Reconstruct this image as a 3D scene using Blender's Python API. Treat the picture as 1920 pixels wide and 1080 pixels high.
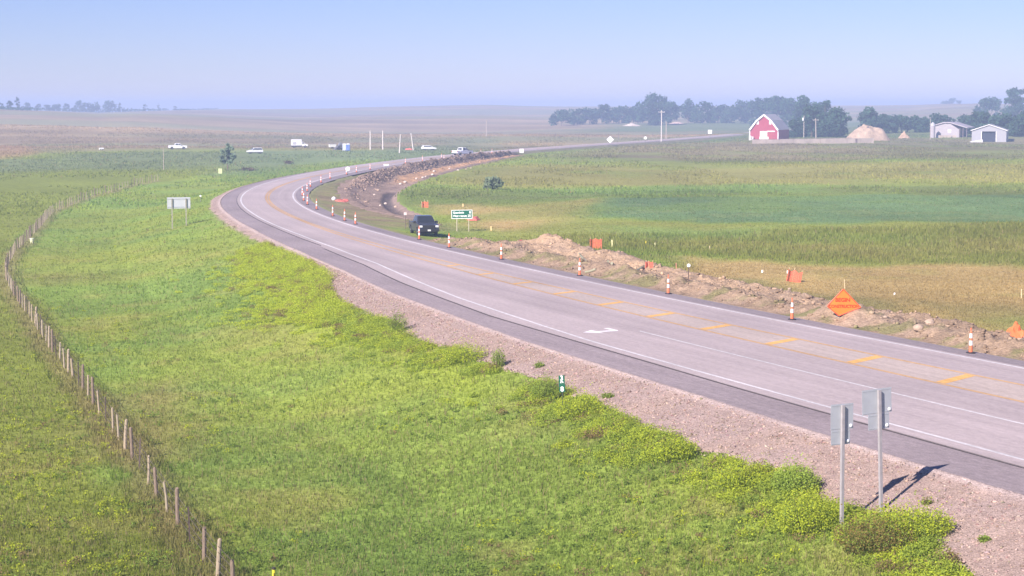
import bpy, bmesh, math, random
import numpy as np
from mathutils import Vector, Matrix

for o in list(bpy.data.objects):
    bpy.data.objects.remove(o)
S = bpy.context.scene
COL = S.collection
R = math.radians
random.seed(7)
RNG = np.random.default_rng(11)

# ------------------------------------------------------------------ camera
CAM_H, FPX, HORIZ = 12.0, 3500.0, 200.0          # height (m), focal in 1920-px units, level line
PITCH = math.atan((540 - HORIZ) / FPX)
cam_d = bpy.data.cameras.new('camera')
cam = bpy.data.objects.new('camera', cam_d)
COL.objects.link(cam)
cam.location = (0, 0, CAM_H)
cam.rotation_euler = (math.pi / 2 - PITCH, 0, 0)
cam_d.sensor_width = 36
cam_d.lens = FPX / 1920 * 36
cam_d.clip_start = 1
cam_d.clip_end = 30000
S.camera = cam

# ------------------------------------------------------------------ sky and sun
SKY_TINT = (0.805, 0.765, 1.13, 1)
SUN_EL, SUN_AZ = R(35), R(218)                   # azimuth clockwise from +Y (behind, to the left)
w = bpy.data.worlds.new('World')
S.world = w
w.use_nodes = True
nt = w.node_tree
bg = nt.nodes['Background']
sky = nt.nodes.new('ShaderNodeTexSky')
sky.sky_type = 'NISHITA'
sky.sun_disc = False
sky.sun_elevation = SUN_EL
sky.sun_rotation = SUN_AZ
sky.altitude = 500
sky.air_density = 1.0
sky.dust_density = 0.0
sky.ozone_density = 5.0
tint = nt.nodes.new('ShaderNodeMix')                 # the camera's cool, slightly magenta balance of the sky
tint.data_type = 'RGBA'
tint.blend_type = 'MULTIPLY'
tint.inputs['Factor'].default_value = 1.0
tint.inputs['B'].default_value = SKY_TINT
nt.links.new(sky.outputs['Color'], tint.inputs['A'])
nt.links.new(tint.outputs['Result'], bg.inputs['Color'])
bg.inputs['Strength'].default_value = 0.056

sl = bpy.data.lights.new('sun', 'SUN')
sl.energy = 4.45
sl.angle = R(0.6)
sl.color = (1.0, 0.90, 0.86)
so = bpy.data.objects.new('sun', sl)
COL.objects.link(so)
sd_ = Vector((math.sin(SUN_AZ) * math.cos(SUN_EL), math.cos(SUN_AZ) * math.cos(SUN_EL), math.sin(SUN_EL)))
so.rotation_euler = sd_.to_track_quat('Z', 'Y').to_euler()
so.location = (-60, -60, 90)

S.view_settings.view_transform = 'Standard'
S.view_settings.look = 'None'
S.view_settings.gamma = 1
S.view_settings.use_curve_mapping = False
S.view_settings.exposure = 1.04
HAZE_DENSITY = 5.4e-4
HAZE_COLOR = (0.53, 0.66, 1.0, 1)
S.render.engine = 'CYCLES'
S.cycles.use_denoising = True
S.cycles.max_bounces = 5
S.cycles.volume_bounces = 1
S.cycles.transparent_max_bounces = 8

# ------------------------------------------------------------------ materials
MATS = {}


def _nodes(name):
    m = bpy.data.materials.new(name)
    m.use_nodes = True
    t = m.node_tree
    return m, t, t.nodes['Principled BSDF']


def plain(name, c, rough=0.7, var=0.15, scale=3.0, metal=0.0, spec=0.3, bump=0.0, bscale=30.0, stretch=(1, 1, 1)):
    """a surface of one paint or stuff, with uneven wear from noise"""
    if name in MATS:
        return MATS[name]
    m, t, b = _nodes(name)
    L = t.links.new
    tc = t.nodes.new('ShaderNodeTexCoord')
    mp = t.nodes.new('ShaderNodeMapping')
    mp.inputs['Scale'].default_value = stretch
    L(tc.outputs['Object'], mp.inputs['Vector'])
    n = t.nodes.new('ShaderNodeTexNoise')
    n.inputs['Scale'].default_value = scale
    n.inputs['Detail'].default_value = 6
    L(mp.outputs['Vector'], n.inputs['Vector'])
    r = t.nodes.new('ShaderNodeValToRGB')
    r.color_ramp.elements[0].position = 0.3
    r.color_ramp.elements[1].position = 0.7
    r.color_ramp.elements[0].color = tuple(max(0, x * (1 - var)) for x in c[:3]) + (1,)
    r.color_ramp.elements[1].color = tuple(min(1, x * (1 + var)) for x in c[:3]) + (1,)
    L(n.outputs['Fac'], r.inputs['Fac'])
    L(r.outputs['Color'], b.inputs['Base Color'])
    b.inputs['Roughness'].default_value = rough
    b.inputs['Metallic'].default_value = metal
    b.inputs['Specular IOR Level'].default_value = spec
    if bump:
        n2 = t.nodes.new('ShaderNodeTexNoise')
        n2.inputs['Scale'].default_value = bscale
        L(mp.outputs['Vector'], n2.inputs['Vector'])
        bp = t.nodes.new('ShaderNodeBump')
        bp.inputs['Strength'].default_value = bump
        bp.inputs['Distance'].default_value = 0.05
        L(n2.outputs['Fac'], bp.inputs['Height'])
        L(bp.outputs['Normal'], b.inputs['Normal'])
    MATS[name] = m
    return m


def colmat(name, rough=0.95, scales=((0.35, 0.25), (2.2, 0.3), (14.0, 0.35)), bump=0.6, bscale=6.0, bdist=0.15,
           transl=0.0):
    """surface whose own colour comes from the attribute 'col', broken up by noise of several sizes"""
    m, t, b = _nodes(name)
    L = t.links.new
    a = t.nodes.new('ShaderNodeAttribute')
    a.attribute_name = 'col'
    out = a.outputs['Color']
    geo = t.nodes.new('ShaderNodeNewGeometry')
    for sc, amt in scales:
        n = t.nodes.new('ShaderNodeTexNoise')
        n.inputs['Scale'].default_value = sc
        n.inputs['Detail'].default_value = 4
        L(geo.outputs['Position'], n.inputs['Vector'])
        mr = t.nodes.new('ShaderNodeMapRange')
        mr.inputs['From Min'].default_value = 0.3
        mr.inputs['From Max'].default_value = 0.7
        mr.inputs['To Min'].default_value = 1 - amt
        mr.inputs['To Max'].default_value = 1 + amt
        L(n.outputs['Fac'], mr.inputs['Value'])
        mx = t.nodes.new('ShaderNodeVectorMath')
        mx.operation = 'SCALE'
        L(out, mx.inputs[0])
        L(mr.outputs['Result'], mx.inputs['Scale'])
        out = mx.outputs['Vector']
    L(out, b.inputs['Base Color'])
    b.inputs['Roughness'].default_value = rough
    b.inputs['Specular IOR Level'].default_value = 0.1
    if bump:
        n2 = t.nodes.new('ShaderNodeTexNoise')
        n2.inputs['Scale'].default_value = bscale
        n2.inputs['Detail'].default_value = 5
        L(geo.outputs['Position'], n2.inputs['Vector'])
        bp = t.nodes.new('ShaderNodeBump')
        bp.inputs['Strength'].default_value = bump
        bp.inputs['Distance'].default_value = bdist
        L(n2.outputs['Fac'], bp.inputs['Height'])
        L(bp.outputs['Normal'], b.inputs['Normal'])
    if transl:
        tr = t.nodes.new('ShaderNodeBsdfTranslucent')
        L(out, tr.inputs['Color'])
        ms = t.nodes.new('ShaderNodeMixShader')
        ms.inputs['Fac'].default_value = transl
        L(b.outputs['BSDF'], ms.inputs[1])
        L(tr.outputs['BSDF'], ms.inputs[2])
        L(ms.outputs['Shader'], t.nodes['Material Output'].inputs['Surface'])
    MATS[name] = m
    return m


# ------------------------------------------------------------------ mesh helpers
class MB:
    def __init__(self):
        self.v, self.f = [], []

    def add(self, vs, fs):
        k = len(self.v)
        self.v += [tuple(p) for p in vs]
        self.f += [tuple(i + k for i in f) for f in fs]
        return self

    def box(self, lo, hi, M=None):
        (a, b, c), (d, e, f) = lo, hi
        vs = [(a, b, c), (d, b, c), (d, e, c), (a, e, c), (a, b, f), (d, b, f), (d, e, f), (a, e, f)]
        if M is not None:
            vs = [M @ Vector(p) for p in vs]
        return self.add(vs, [(0, 3, 2, 1), (4, 5, 6, 7), (0, 1, 5, 4), (1, 2, 6, 5), (2, 3, 7, 6), (3, 0, 4, 7)])

    def hexa(self, bottom, top):
        vs = list(bottom) + list(top)
        return self.add(vs, [(0, 3, 2, 1), (4, 5, 6, 7), (0, 1, 5, 4), (1, 2, 6, 5), (2, 3, 7, 6), (3, 0, 4, 7)])

    def prism(self, poly, y0, y1):
        """poly: (x, z) points, counter-clockwise; extruded along y"""
        n = len(poly)
        vs = [(x, y0, z) for x, z in poly] + [(x, y1, z) for x, z in poly]
        fs = [tuple(range(n)), tuple(range(2 * n - 1, n - 1, -1))]
        for i in range(n):
            j = (i + 1) % n
            fs.append((i, i + n, j + n, j))
        return self.add(vs, fs)

    def tube(self, pts, rad, n=8):
        pts = [Vector(p) for p in pts]
        rad = rad if isinstance(rad, (list, tuple)) else [rad] * len(pts)
        vs, fs = [], []
        for i, p in enumerate(pts):
            t = (pts[min(i + 1, len(pts) - 1)] - pts[max(i - 1, 0)]).normalized()
            a = t.cross(Vector((0, 0, 1)) if abs(t.z) < 0.9 else Vector((1, 0, 0))).normalized()
            b = t.cross(a)
            for k in range(n):
                g = 2 * math.pi * k / n
                vs.append(p + (a * math.cos(g) + b * math.sin(g)) * rad[i])
        for i in range(len(pts) - 1):
            for k in range(n):
                q = (k + 1) % n
                fs.append((i * n + k, i * n + q, (i + 1) * n + q, (i + 1) * n + k))
        fs.append(tuple(range(n - 1, -1, -1)))
        fs.append(tuple(range((len(pts) - 1) * n, len(pts) * n)))
        return self.add(vs, fs)

    def lathe(self, prof, n=14, c=(0, 0, 0)):
        vs, fs = [], []
        for r, z in prof:
            for k in range(n):
                g = 2 * math.pi * k / n
                vs.append((c[0] + r * math.cos(g), c[1] + r * math.sin(g), c[2] + z))
        for i in range(len(prof) - 1):
            for k in range(n):
                q = (k + 1) % n
                fs.append((i * n + k, i * n + q, (i + 1) * n + q, (i + 1) * n + k))
        fs.append(tuple(range(n - 1, -1, -1)))
        fs.append(tuple(range((len(prof) - 1) * n, len(prof) * n)))
        return self.add(vs, fs)

    def xform(self, M):
        self.v = [tuple(M @ Vector(p)) for p in self.v]
        return self

    def mesh(self, name, mat, smooth=False, bevel=0.0):
        me = bpy.data.meshes.new(name)
        me.from_pydata(self.v, [], self.f)
        if bevel:
            bm = bmesh.new()
            bm.from_mesh(me)
            bmesh.ops.bevel(bm, geom=list(bm.edges), offset=bevel, segments=2, affect='EDGES', clamp_overlap=True)
            bm.to_mesh(me)
            bm.free()
        me.materials.append(mat)
        if smooth:
            me.polygons.foreach_set('use_smooth', [True] * len(me.polygons))
        me.update()
        return me

    def obj(self, name, mat, parent=None, smooth=False, bevel=0.0):
        return link(name, self.mesh(name, mat, smooth, bevel), parent)


def link(name, me, parent=None):
    o = bpy.data.objects.new(name, me)
    COL.objects.link(o)
    if parent is not None:
        o.parent = parent
    return o


def tag(o, label=None, cat=None, group=None, kind=None):
    if label: o['label'] = label
    if cat: o['category'] = cat
    if group: o['group'] = group
    if kind: o['kind'] = kind
    return o


def thing(name, label, cat, loc=(0, 0, 0), rz=0.0, group=None):
    o = bpy.data.objects.new(name, None)
    COL.objects.link(o)
    o.location = loc
    o.rotation_euler = (0, 0, rz)
    o.empty_display_size = 0.3
    return tag(o, label, cat, group)


def copy_thing(src, loc, rz, label, scale=None):
    kids = [(c, list(c.children)) for c in src.children]
    r = src.copy()
    COL.objects.link(r)
    r.location = loc
    r.rotation_euler = (0, 0, rz)
    if scale: r.scale = scale
    r['label'] = label
    for c, gs in kids:
        n = c.copy()
        COL.objects.link(n)
        n.parent = r
        for g in gs:
            q = g.copy()
            COL.objects.link(q)
            q.parent = n
    return r


def np_mesh(name, V, F, mat, col=None, smooth=False):
    """V (n,3), F (m,k) -> mesh, fast"""
    V = np.ascontiguousarray(V, np.float32)
    F = np.ascontiguousarray(F, np.int32)
    me = bpy.data.meshes.new(name)
    k = F.shape[1]
    me.vertices.add(len(V))
    me.vertices.foreach_set('co', V.ravel())
    me.loops.add(F.size)
    me.loops.foreach_set('vertex_index', F.ravel())
    me.polygons.add(len(F))
    me.polygons.foreach_set('loop_start', np.arange(0, F.size, k, dtype=np.int32))
    me.polygons.foreach_set('loop_total', np.full(len(F), k, np.int32))
    if smooth:
        me.polygons.foreach_set('use_smooth', np.ones(len(F), bool))
    me.update(calc_edges=True)
    if col is not None:
        at = me.attributes.new('col', 'FLOAT_COLOR', 'POINT')
        c4 = np.ones((len(V), 4), np.float32)
        c4[:, :3] = col
        at.data.foreach_set('color', c4.ravel())
    me.materials.append(mat)
    return me


def grid_faces(nu, nv):
    i = np.arange((nu - 1) * (nv - 1))
    a = (i // (nv - 1)) * nv + i % (nv - 1)
    return np.stack([a, a + nv, a + nv + 1, a + 1], 1)


# ------------------------------------------------------------------ noise
def vnoise(x, y, seed=0):
    xi, yi = np.floor(x).astype(np.int64), np.floor(y).astype(np.int64)
    fx, fy = x - xi, y - yi
    fx = fx * fx * (3 - 2 * fx)
    fy = fy * fy * (3 - 2 * fy)

    def h(a, b):
        n = (a * 374761393 + b * 668265263 + seed * 974634211) & 0x7fffffff
        n = ((n ^ (n >> 13)) * 1274126177) & 0x7fffffff
        return ((n ^ (n >> 16)) & 0xffff) / 65535.0
    return (h(xi, yi) * (1 - fx) + h(xi + 1, yi) * fx) * (1 - fy) + (h(xi, yi + 1) * (1 - fx) + h(xi + 1, yi + 1) * fx) * fy


def fbm(x, y, seed=0, oct=4):
    t, a, n = 0, 0.5, 0
    for i in range(oct):
        t = t + a * vnoise(x, y, seed + i)
        n += a
        a *= 0.5
        x, y = x * 2.03 + 17.1, y * 2.03 + 5.7
    return t / n


def sstep(a, b, x):
    t = np.clip((x - a) / (b - a), 0, 1)
    return t * t * (3 - 2 * t)


# ------------------------------------------------------------------ the road's line on the ground
# far-side white edge line: a gentle curve from the right foreground round to the farm
REF = np.array([(32.1, 67.03), (24.89, 82.44), (17.91, 97.95), (11.16, 113.57), (4.68, 129.3), (-1.48, 145.16), (-7.29, 161.15),
    (-12.67, 177.28), (-17.57, 193.57), (-21.88, 210.03), (-25.53, 226.64), (-28.42, 243.41), (-30.45, 260.3), (-31.59, 277.27),
    (-31.93, 294.28), (-31.58, 311.28), (-30.67, 328.27), (-29.33, 345.23), (-27.64, 362.16), (-25.62, 379.05), (-23.28, 395.9),
    (-20.62, 412.7), (-17.63, 429.45), (-14.3, 446.13), (-10.62, 462.74), (-6.6, 479.27), (-2.26, 495.72), (2.36, 512.09),
    (7.24, 528.39), (12.33, 544.62), (17.6, 560.79), (23.0, 576.93), (28.48, 593.03), (34.02, 609.12), (39.58, 625.19),
    (45.13, 641.28), (50.65, 657.37), (56.12, 673.48), (61.53, 689.6), (66.86, 705.76), (72.11, 721.94), (77.26, 738.16),
    (82.31, 754.4), (87.26, 770.68), (92.1, 786.99), (96.83, 803.33), (101.45, 819.7), (105.96, 836.1), (110.35, 852.54), (114.63, 869.0)])
_h = R(26.0)
_pre = np.array([REF[0] + np.array([math.sin(_h), -math.cos(_h)]) * t for t in (136, 119, 102, 85, 68, 51, 34, 17)])
_post = np.array([REF[-1] + np.array([math.sin(R(18)), math.cos(R(18))]) * t for t in (17, 34, 51, 68, 85, 102, 119, 136)])
CP = np.vstack([_pre, REF, _post])


def catmull(P, n=17):
    out = []
    for i in range(1, len(P) - 2):
        p0, p1, p2, p3 = P[i - 1:i + 3]
        for k in range(n):
            t = k / n
            out.append(0.5 * ((2 * p1) + (-p0 + p2) * t + (2 * p0 - 5 * p1 + 4 * p2 - p3) * t * t + (-p0 + 3 * p1 - 3 * p2 + p3) * t ** 3))
    return np.array(out)


DEN = catmull(CP)
_seg = np.hypot(*np.diff(DEN, axis=0).T)
DS = np.r_[0, np.cumsum(_seg)]
_k0 = np.argmin(((DEN - REF[0]) ** 2).sum(1))
DS = DS - DS[_k0] - 20.0
_tan = np.gradient(DEN, axis=0)
_tan /= np.hypot(*_tan.T)[:, None]
DN = np.stack([_tan[:, 1], -_tan[:, 0]], 1)      # normal towards the far side (right)


def road_pt(s, d):
    s, d = np.broadcast_arrays(np.asarray(s, float), np.asarray(d, float))
    x = np.interp(s, DS, DEN[:, 0]) + np.interp(s, DS, DN[:, 0]) * d
    y = np.interp(s, DS, DEN[:, 1]) + np.interp(s, DS, DN[:, 1]) * d
    return x, y


def road_heading(s):
    return math.atan2(np.interp(s, DS, _tan[:, 0]), np.interp(s, DS, _tan[:, 1]))   # clockwise from +Y


def sd(x, y):
    """chainage and signed offset from the far edge line"""
    x = np.atleast_1d(np.asarray(x, np.float32))
    y = np.atleast_1d(np.asarray(y, np.float32))
    s = np.empty(len(x))
    d = np.empty(len(x))
    A = DEN.astype(np.float32)
    for i in range(0, len(x), 8000):
        px, py = x[i:i + 8000, None], y[i:i + 8000, None]
        k = np.argmin((px - A[None, :, 0]) ** 2 + (py - A[None, :, 1]) ** 2, axis=1)
        dx, dy = px[:, 0] - DEN[k, 0], py[:, 0] - DEN[k, 1]
        al = dx * _tan[k, 0] + dy * _tan[k, 1]
        s[i:i + 8000] = DS[k] + al
        d[i:i + 8000] = dx * DN[k, 0] + dy * DN[k, 1]
    return s, d


# offsets (metres, to the near side) of the painted lines and edges
S_NE = [(-140, 15.6), (-18, 15.0), (0, 14.35), (17, 13.75), (27, 13.0), (40, 12.0), (51, 10.8), (66, 9.1), (83, 8.1), (100, 7.5), (138, 7.0), (180, 6.8), (1200, 6.8)]
S_LIP = [(-140, 16.4), (-19, 15.85), (0, 15.1), (9, 14.65), (30, 13.9), (51, 12.0), (66, 10.2), (84, 8.95), (86, 8.5), (110, 7.9), (131, 7.65), (165, 7.35), (1200, 7.3)]
S_SH = [(-140, 18.9), (-20, 18.5), (0, 17.3), (20, 16.4), (30, 15.6), (44, 14.6), (62, 12.8), (80, 11.5), (110, 10.1), (135, 9.6), (166, 9.4), (196, 9.1), (320, 8.6), (1200, 8.4)]


def ival(tab, s):
    a = np.array(tab)
    return np.interp(s, a[:, 0], a[:, 1])


SH_FAR = 2.15                                    # outer edge of the far shoulder


# ------------------------------------------------------------------ shape of the land
HX = np.array([-3000, 0, 100, 190, 300, 400, 560, 640, 720, 840, 900, 960, 1040, 1300, 1590, 1700, 1780, 1840, 1920, 5000], float)
HY = np.array([204, 205, 207, 211, 207, 204.5, 204, 202, 199.5, 197, 196, 197.5, 199, 198.5, 197, 196.5, 193.5, 193, 195, 197], float)


def land(x, y, pave=False):
    x = np.atleast_1d(np.asarray(x, float))
    y = np.atleast_1d(np.asarray(y, float))
    s, d = sd(x, y)
    D = np.hypot(x, y)
    wl = ival(S_SH, s)
    e = -d - wl
    near = 1 - 0.62 * sstep(260, 620, D)
    hl = np.interp(e, [0, 0.6, 3, 13, 18, 30, 45, 90, 300], [-0.12, -0.3, -0.85, -3.0, -3.3, -3.2, -2.9, -2.4, -1.8])
    r = d - SH_FAR
    hr = np.interp(r, [0, 0.5, 3, 10, 30, 120, 400], [-0.12, -0.22, -0.6, -1.1, -1.25, -1.1, -0.5])
    h = np.where(e > 0, hl, np.where(r > 0, hr, 0.0 if pave else -0.35)) * np.where((e > 0) | (r > 0), near, 1.0)
    off = np.maximum(e, r)
    bl = sstep(0.5, 6, off)
    h = h + bl * ((fbm(x / 9, y / 9, 3, 3) - 0.5) * 0.35 + (fbm(x / 60, y / 60, 5, 3) - 0.5) * 1.0 * sstep(8, 60, off))
    # road embankment where the ground grid is coarse
    far = sstep(300, 420, D)
    h = np.where((off > 0) & (off < 14), h - 0.35 * far * (1 - sstep(4, 14, off)), h)
    # rolling pasture and the hills that make the skyline
    th = np.arctan2(x, np.maximum(y, 1e-3))
    px = np.where(y > 1, 960 + FPX * np.tan(np.clip(th, -1.2, 1.2)), np.where(x > 0, 5000, -3000))
    dc = np.interp(px, [250, 620], [1750, 2600])
    A = CAM_H + (HORIZ - np.interp(px, HX, HY)) * dc / FPX
    h = h + A * sstep(0.33 * dc, 1.02 * dc, D)
    roll = (fbm(x / 420 + 3, y / 210, 21, 3) - 0.5) * 15.0 * sstep(520, 1000, D) * (1 - sstep(0.78 * dc, 0.98 * dc, D))
    roll = roll * (0.35 + 0.65 * sstep(0, 250, np.abs(px - 1350) - 250))
    h = h + roll + (fbm(x / 90, y / 70, 31, 2) - 0.5) * 0.9 * sstep(0.6 * dc, 0.9 * dc, D)
    h = h - 24 * sstep(1.06 * dc, 1.06 * dc + 1900, D)
    return h


# dirt workings in road coordinates
S_D1 = [(-140, 8.0), (-20, 9.2), (0, 10.2), (12, 11.8), (22, 13.0), (30, 13.4), (40, 13.8), (50, 15.0), (60, 15.6), (70, 15.8), (80, 14.8), (88, 12.0), (96, 9.0), (104, 6.5), (108, 4)]


def dirt1(s, d, x, y):
    """heap of dug soil along the far shoulder"""
    wd = ival(S_D1, s)
    a = fbm(x / 1.7, y / 1.7, 41, 4)
    b = fbm(x / 0.55, y / 0.55, 47, 3)
    c = np.abs(fbm(x / 3.5, y / 3.5, 53, 3) - 0.5) * 2
    edge = sstep(2.1 + 0.9 * a, 4.4 + 1.2 * a, d) * (1 - sstep(wd - 2.2 - 1.2 * c, wd - 0.2 + 1.0 * (a - 0.5), d)) * (1 - sstep(87, 96, s + 6 * (a - 0.5)))
    ridge = np.exp(-((d - (3.9 + 0.16 * (wd - 6))) / 1.9) ** 2)
    ridge2 = np.exp(-((d - wd + 3.0) / 1.6) ** 2) * 0.8
    h = edge * (0.22 + 0.16 * (fbm(x / 0.28, y / 0.28, 59, 2) - .5) + (0.56 * ridge + 0.42 * ridge2) * (0.35 + 1.3 * a) + 0.55 * (b - 0.45) + 0.3 * (c - 0.3))
    # tan spoil pile
    g = np.exp(-(((s - 79.5) / 3.4) ** 2 + ((d - 10.0) / 2.4) ** 2))
    g2 = np.exp(-(((s - 71.5) / 5.5) ** 2 + ((d - 11.2) / 2.0) ** 2))
    h = h + 1.35 * g * (0.75 + 0.5 * a) + 0.6 * g2 * (0.7 + 0.6 * a)
    # heap burying the lower right of the orange sign
    h = h + 0.75 * np.exp(-(((s - 22.0) / 1.9) ** 2 + ((d - 4.9) / 1.6) ** 2))
    # dug edge, with a lip behind
    return h - 0.12 * (edge < 0.02)


def dirt2(s, d, x, y):
    """excavation inside the bend"""
    a = fbm(x / 2.6, y / 2.6, 61, 4)
    b = fbm(x / 0.9, y / 0.9, 67, 3)
    d_in = np.interp(s, [128, 150, 170, 190, 215, 250, 300, 350, 400, 420], [12.6, 9.8, 8.0, 6.8, 5.6, 4.4, 3.8, 3.6, 4.2, 5.0])
    d_out = np.interp(s, [128, 142, 158, 183, 225, 277, 306, 345, 380, 405, 425], [13.2, 14.4, 14.3, 14.6, 14.6, 14.0, 13.4, 11.6, 9.6, 8.0, 5.4])
    u = (d - d_in) / np.maximum(d_out - d_in, 0.3)
    edge = sstep(-0.10 - 0.25 * (a - 0.5), 0.12, u) * (1 - sstep(0.94, 1.04 + 0.10 * (a - 0.5), u)) * sstep(126, 136, s) * (1 - sstep(405, 424, s))
    bank = np.exp(-((u - 0.22) / 0.17) ** 2) * sstep(205, 255, s)
    floor = -0.35 * (1 - sstep(235, 275, s)) * sstep(0.1, 0.3, u)
    trench = np.exp(-((d - (d_out - 1.5)) / 0.75) ** 4) * sstep(150, 160, s) * (1 - sstep(214, 226, s))
    h = edge * (0.12 + 1.15 * bank * (0.35 + 1.3 * a) + floor + 0.35 * (a - 0.5) + 0.45 * (b - 0.5) * (0.35 + sstep(220, 260, s))) - 0.42 * trench * edge
    return h - 0.12 * (edge < 0.02), u, edge, trench, bank, a


def surf(x, y):
    x = np.atleast_1d(np.asarray(x, float))
    y = np.atleast_1d(np.asarray(y, float))
    h = land(x, y, True)
    s, d = sd(x, y)
    m = (d > 1.9) & (d < 17.5) & (s > -90) & (s < 112)
    if m.any():
        h[m] += np.maximum(dirt1(s[m], d[m], x[m], y[m]), 0)
    m = (d > 1.9) & (d < 17) & (s > 120) & (s < 428)
    if m.any():
        h[m] += dirt2(s[m], d[m], x[m], y[m])[0]
    return h


def spot(u, v, z=None):
    """the point of the land that lies along a sight line of the survey (1920 x 1080 grid)"""
    a, b = (u - 960) / FPX, (540 - v) / FPX
    dx, dy, dz = a, math.cos(PITCH) + b * math.sin(PITCH), -math.sin(PITCH) + b * math.cos(PITCH)
    t = np.geomspace(30, 4500, 700)
    for k in range(2):
        hh = surf(dx * t, dy * t)
        below = CAM_H + dz * t < hh
        i = int(np.argmax(below)) if below.any() else len(t) - 1
        lo, hi = t[max(i - 1, 0)], t[i]
        if k == 0:
            t = np.linspace(lo, hi, 60)
    t = hi
    return Vector((dx * t, dy * t, float(surf(dx * t, dy * t)[0])))


def ground(x, y):
    return float(surf(x, y)[0])


def pxm(p):
    """survey units per metre at a point"""
    return FPX / (p[1] * math.cos(PITCH) + (CAM_H - p[2]) * math.sin(PITCH))


def crest(u):
    """the skyline point of the land in a given direction"""
    th = math.atan((u - 960) / FPX)
    t = np.linspace(900, 2700, 400)
    hh = land(np.sin(th) * t, np.cos(th) * t)
    i = int(np.argmax((hh - CAM_H) / t))
    return Vector((math.sin(th) * t[i], math.cos(th) * t[i], float(hh[i])))


def row_of(p):
    """survey row of a point"""
    f_ = p[1] * math.cos(PITCH) + (CAM_H - p[2]) * math.sin(PITCH)
    u_ = p[1] * math.sin(PITCH) + (p[2] - CAM_H) * math.cos(PITCH)
    return 540 - FPX * u_ / f_


# ------------------------------------------------------------------ what grows where (own colours of the land)
def poly(pts):
    return np.array([tuple(spot(*p))[:2] for p in pts])


def inside(P, x, y, soft):
    """soft membership of a polygon; soft = half width of the fringe in metres (array or number)"""
    n = len(P)
    c = np.zeros(len(x), bool)
    dm = np.full(len(x), 1e9)
    for i in range(n):
        (x1, y1), (x2, y2) = P[i], P[(i + 1) % n]
        dy = (y2 - y1) if abs(y2 - y1) > 1e-9 else 1e-9
        c ^= ((y1 > y) != (y2 > y)) & (x < (x2 - x1) * (y - y1) / dy + x1)
        ex, ey = x2 - x1, y2 - y1
        t = np.clip(((x - x1) * ex + (y - y1) * ey) / (ex * ex + ey * ey + 1e-9), 0, 1)
        dm = np.minimum(dm, np.hypot(x - x1 - t * ex, y - y1 - t * ey))
    sg = np.where(c, dm, -dm)
    return sstep(-soft, soft, sg)


GRASS = np.array((0.198, 0.280, 0.048))
GRASS_Y = np.array((0.295, 0.310, 0.045))
GRASS_D = np.array((0.145, 0.232, 0.055))
DRY = np.array((0.27, 0.205, 0.085))
PASTURE = np.array((0.205, 0.240, 0.038))
BROWN = np.array((0.350, 0.258, 0.138))
TAN = np.array((0.45, 0.315, 0.13))
CROP = np.array((0.138, 0.215, 0.080))
TALL = np.array((0.245, 0.262, 0.055))
OLIVE = np.array((0.300, 0.270, 0.078))
GRAVEL = np.array((0.350, 0.258, 0.212))

FENCE_PX = [(438, 1120), (406, 1085), (340, 998), (305, 957), (270, 894), (215, 815), (165, 744), (113, 683), (75, 625), (38, 573), (14, 535),
            (9, 518), (14, 500), (27, 474), (62, 441), (97, 400), (155, 375), (225, 355), (300, 338)]
FENCE = poly(FENCE_PX)
ZONES = []


def zone(color, pts, soft=3.0, amt=1.0):
    ZONES.append((np.array(color), poly(pts), soft, amt))


# left pasture beyond the fence, then the dry brown hills
zone(PASTURE, FENCE_PX + [(340, 332), (430, 325), (470, 312), (470, 290), (300, 284), (160, 284), (40, 292), (-400, 300), (-700, 700), (-400, 1200)], 1.0)
zone((0.165, 0.20, 0.088), [(-100, 300), (60, 297), (160, 288), (300, 284), (470, 290), (470, 312), (300, 318), (120, 320), (-100, 322)], 12, 0.8)
zone(DRY * 0.95, [(200, 745), (290, 728), (380, 800), (385, 850), (260, 850), (215, 800)], 3.0, 0.62)
zone(DRY * 0.9, [(230, 500), (250, 518), (90, 535), (40, 530), (60, 505)], 4.0, 0.35)
zone(GRASS_D, [(300, 480), (520, 470), (520, 560), (300, 560)], 8.0, 0.5)
zone(GRASS_Y, [(40, 480), (270, 450), (380, 440), (440, 420), (530, 480), (430, 500), (240, 500), (100, 510)], 7.0, 0.35)
zone(GRASS_Y, [(130, 620), (260, 612), (260, 650), (150, 655)], 2.0, 0.5)
zone(GRASS_Y, [(740, 720), (1000, 740), (1120, 800), (1300, 900), (1520, 980), (1500, 1080), (1100, 1080), (1000, 900), (760, 800)], 6.0, 0.28)
zone((0.27, 0.33, 0.04), [(500, 520), (600, 495), (640, 540), (760, 590), (760, 640), (860, 650), (930, 690), (900, 730), (740, 660), (600, 640), (500, 570)], 2.0, 0.9)
zone((0.17, 0.215, 0.10), [(440, 284), (720, 282), (900, 262), (900, 285), (700, 300), (560, 312), (470, 325), (400, 330)], 10, 0.8)
# right: fields behind the workings
zone((0.19, 0.18, 0.075), [(980, 292), (1420, 262), (1920, 268), (2300, 268), (2300, 300), (1500, 302), (1000, 305)], 18, 0.85)
zone((0.25, 0.205, 0.12), [(1080, 280), (1420, 268), (1680, 270), (1660, 298), (1300, 300), (1100, 296)], 20, 0.75)
zone(OLIVE, [(780, 345), (900, 310), (1300, 305), (2300, 302), (2300, 350), (1500, 348), (1000, 352)], 12, 0.85)
zone((0.172, 0.205, 0.052), [(760, 385), (790, 350), (930, 356), (1300, 352), (2300, 350), (2300, 372), (1300, 368), (1000, 374), (880, 388)], 6, 0.9)
zone(GRASS_D * 1.1, [(1000, 352), (1500, 346), (1560, 362), (1200, 368), (1000, 366)], 6, 0.6)
zone(OLIVE * 1.02, [(860, 395), (1000, 376), (1100, 376), (1110, 420), (1000, 440), (940, 432), (900, 412)], 4, 0.9)
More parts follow.
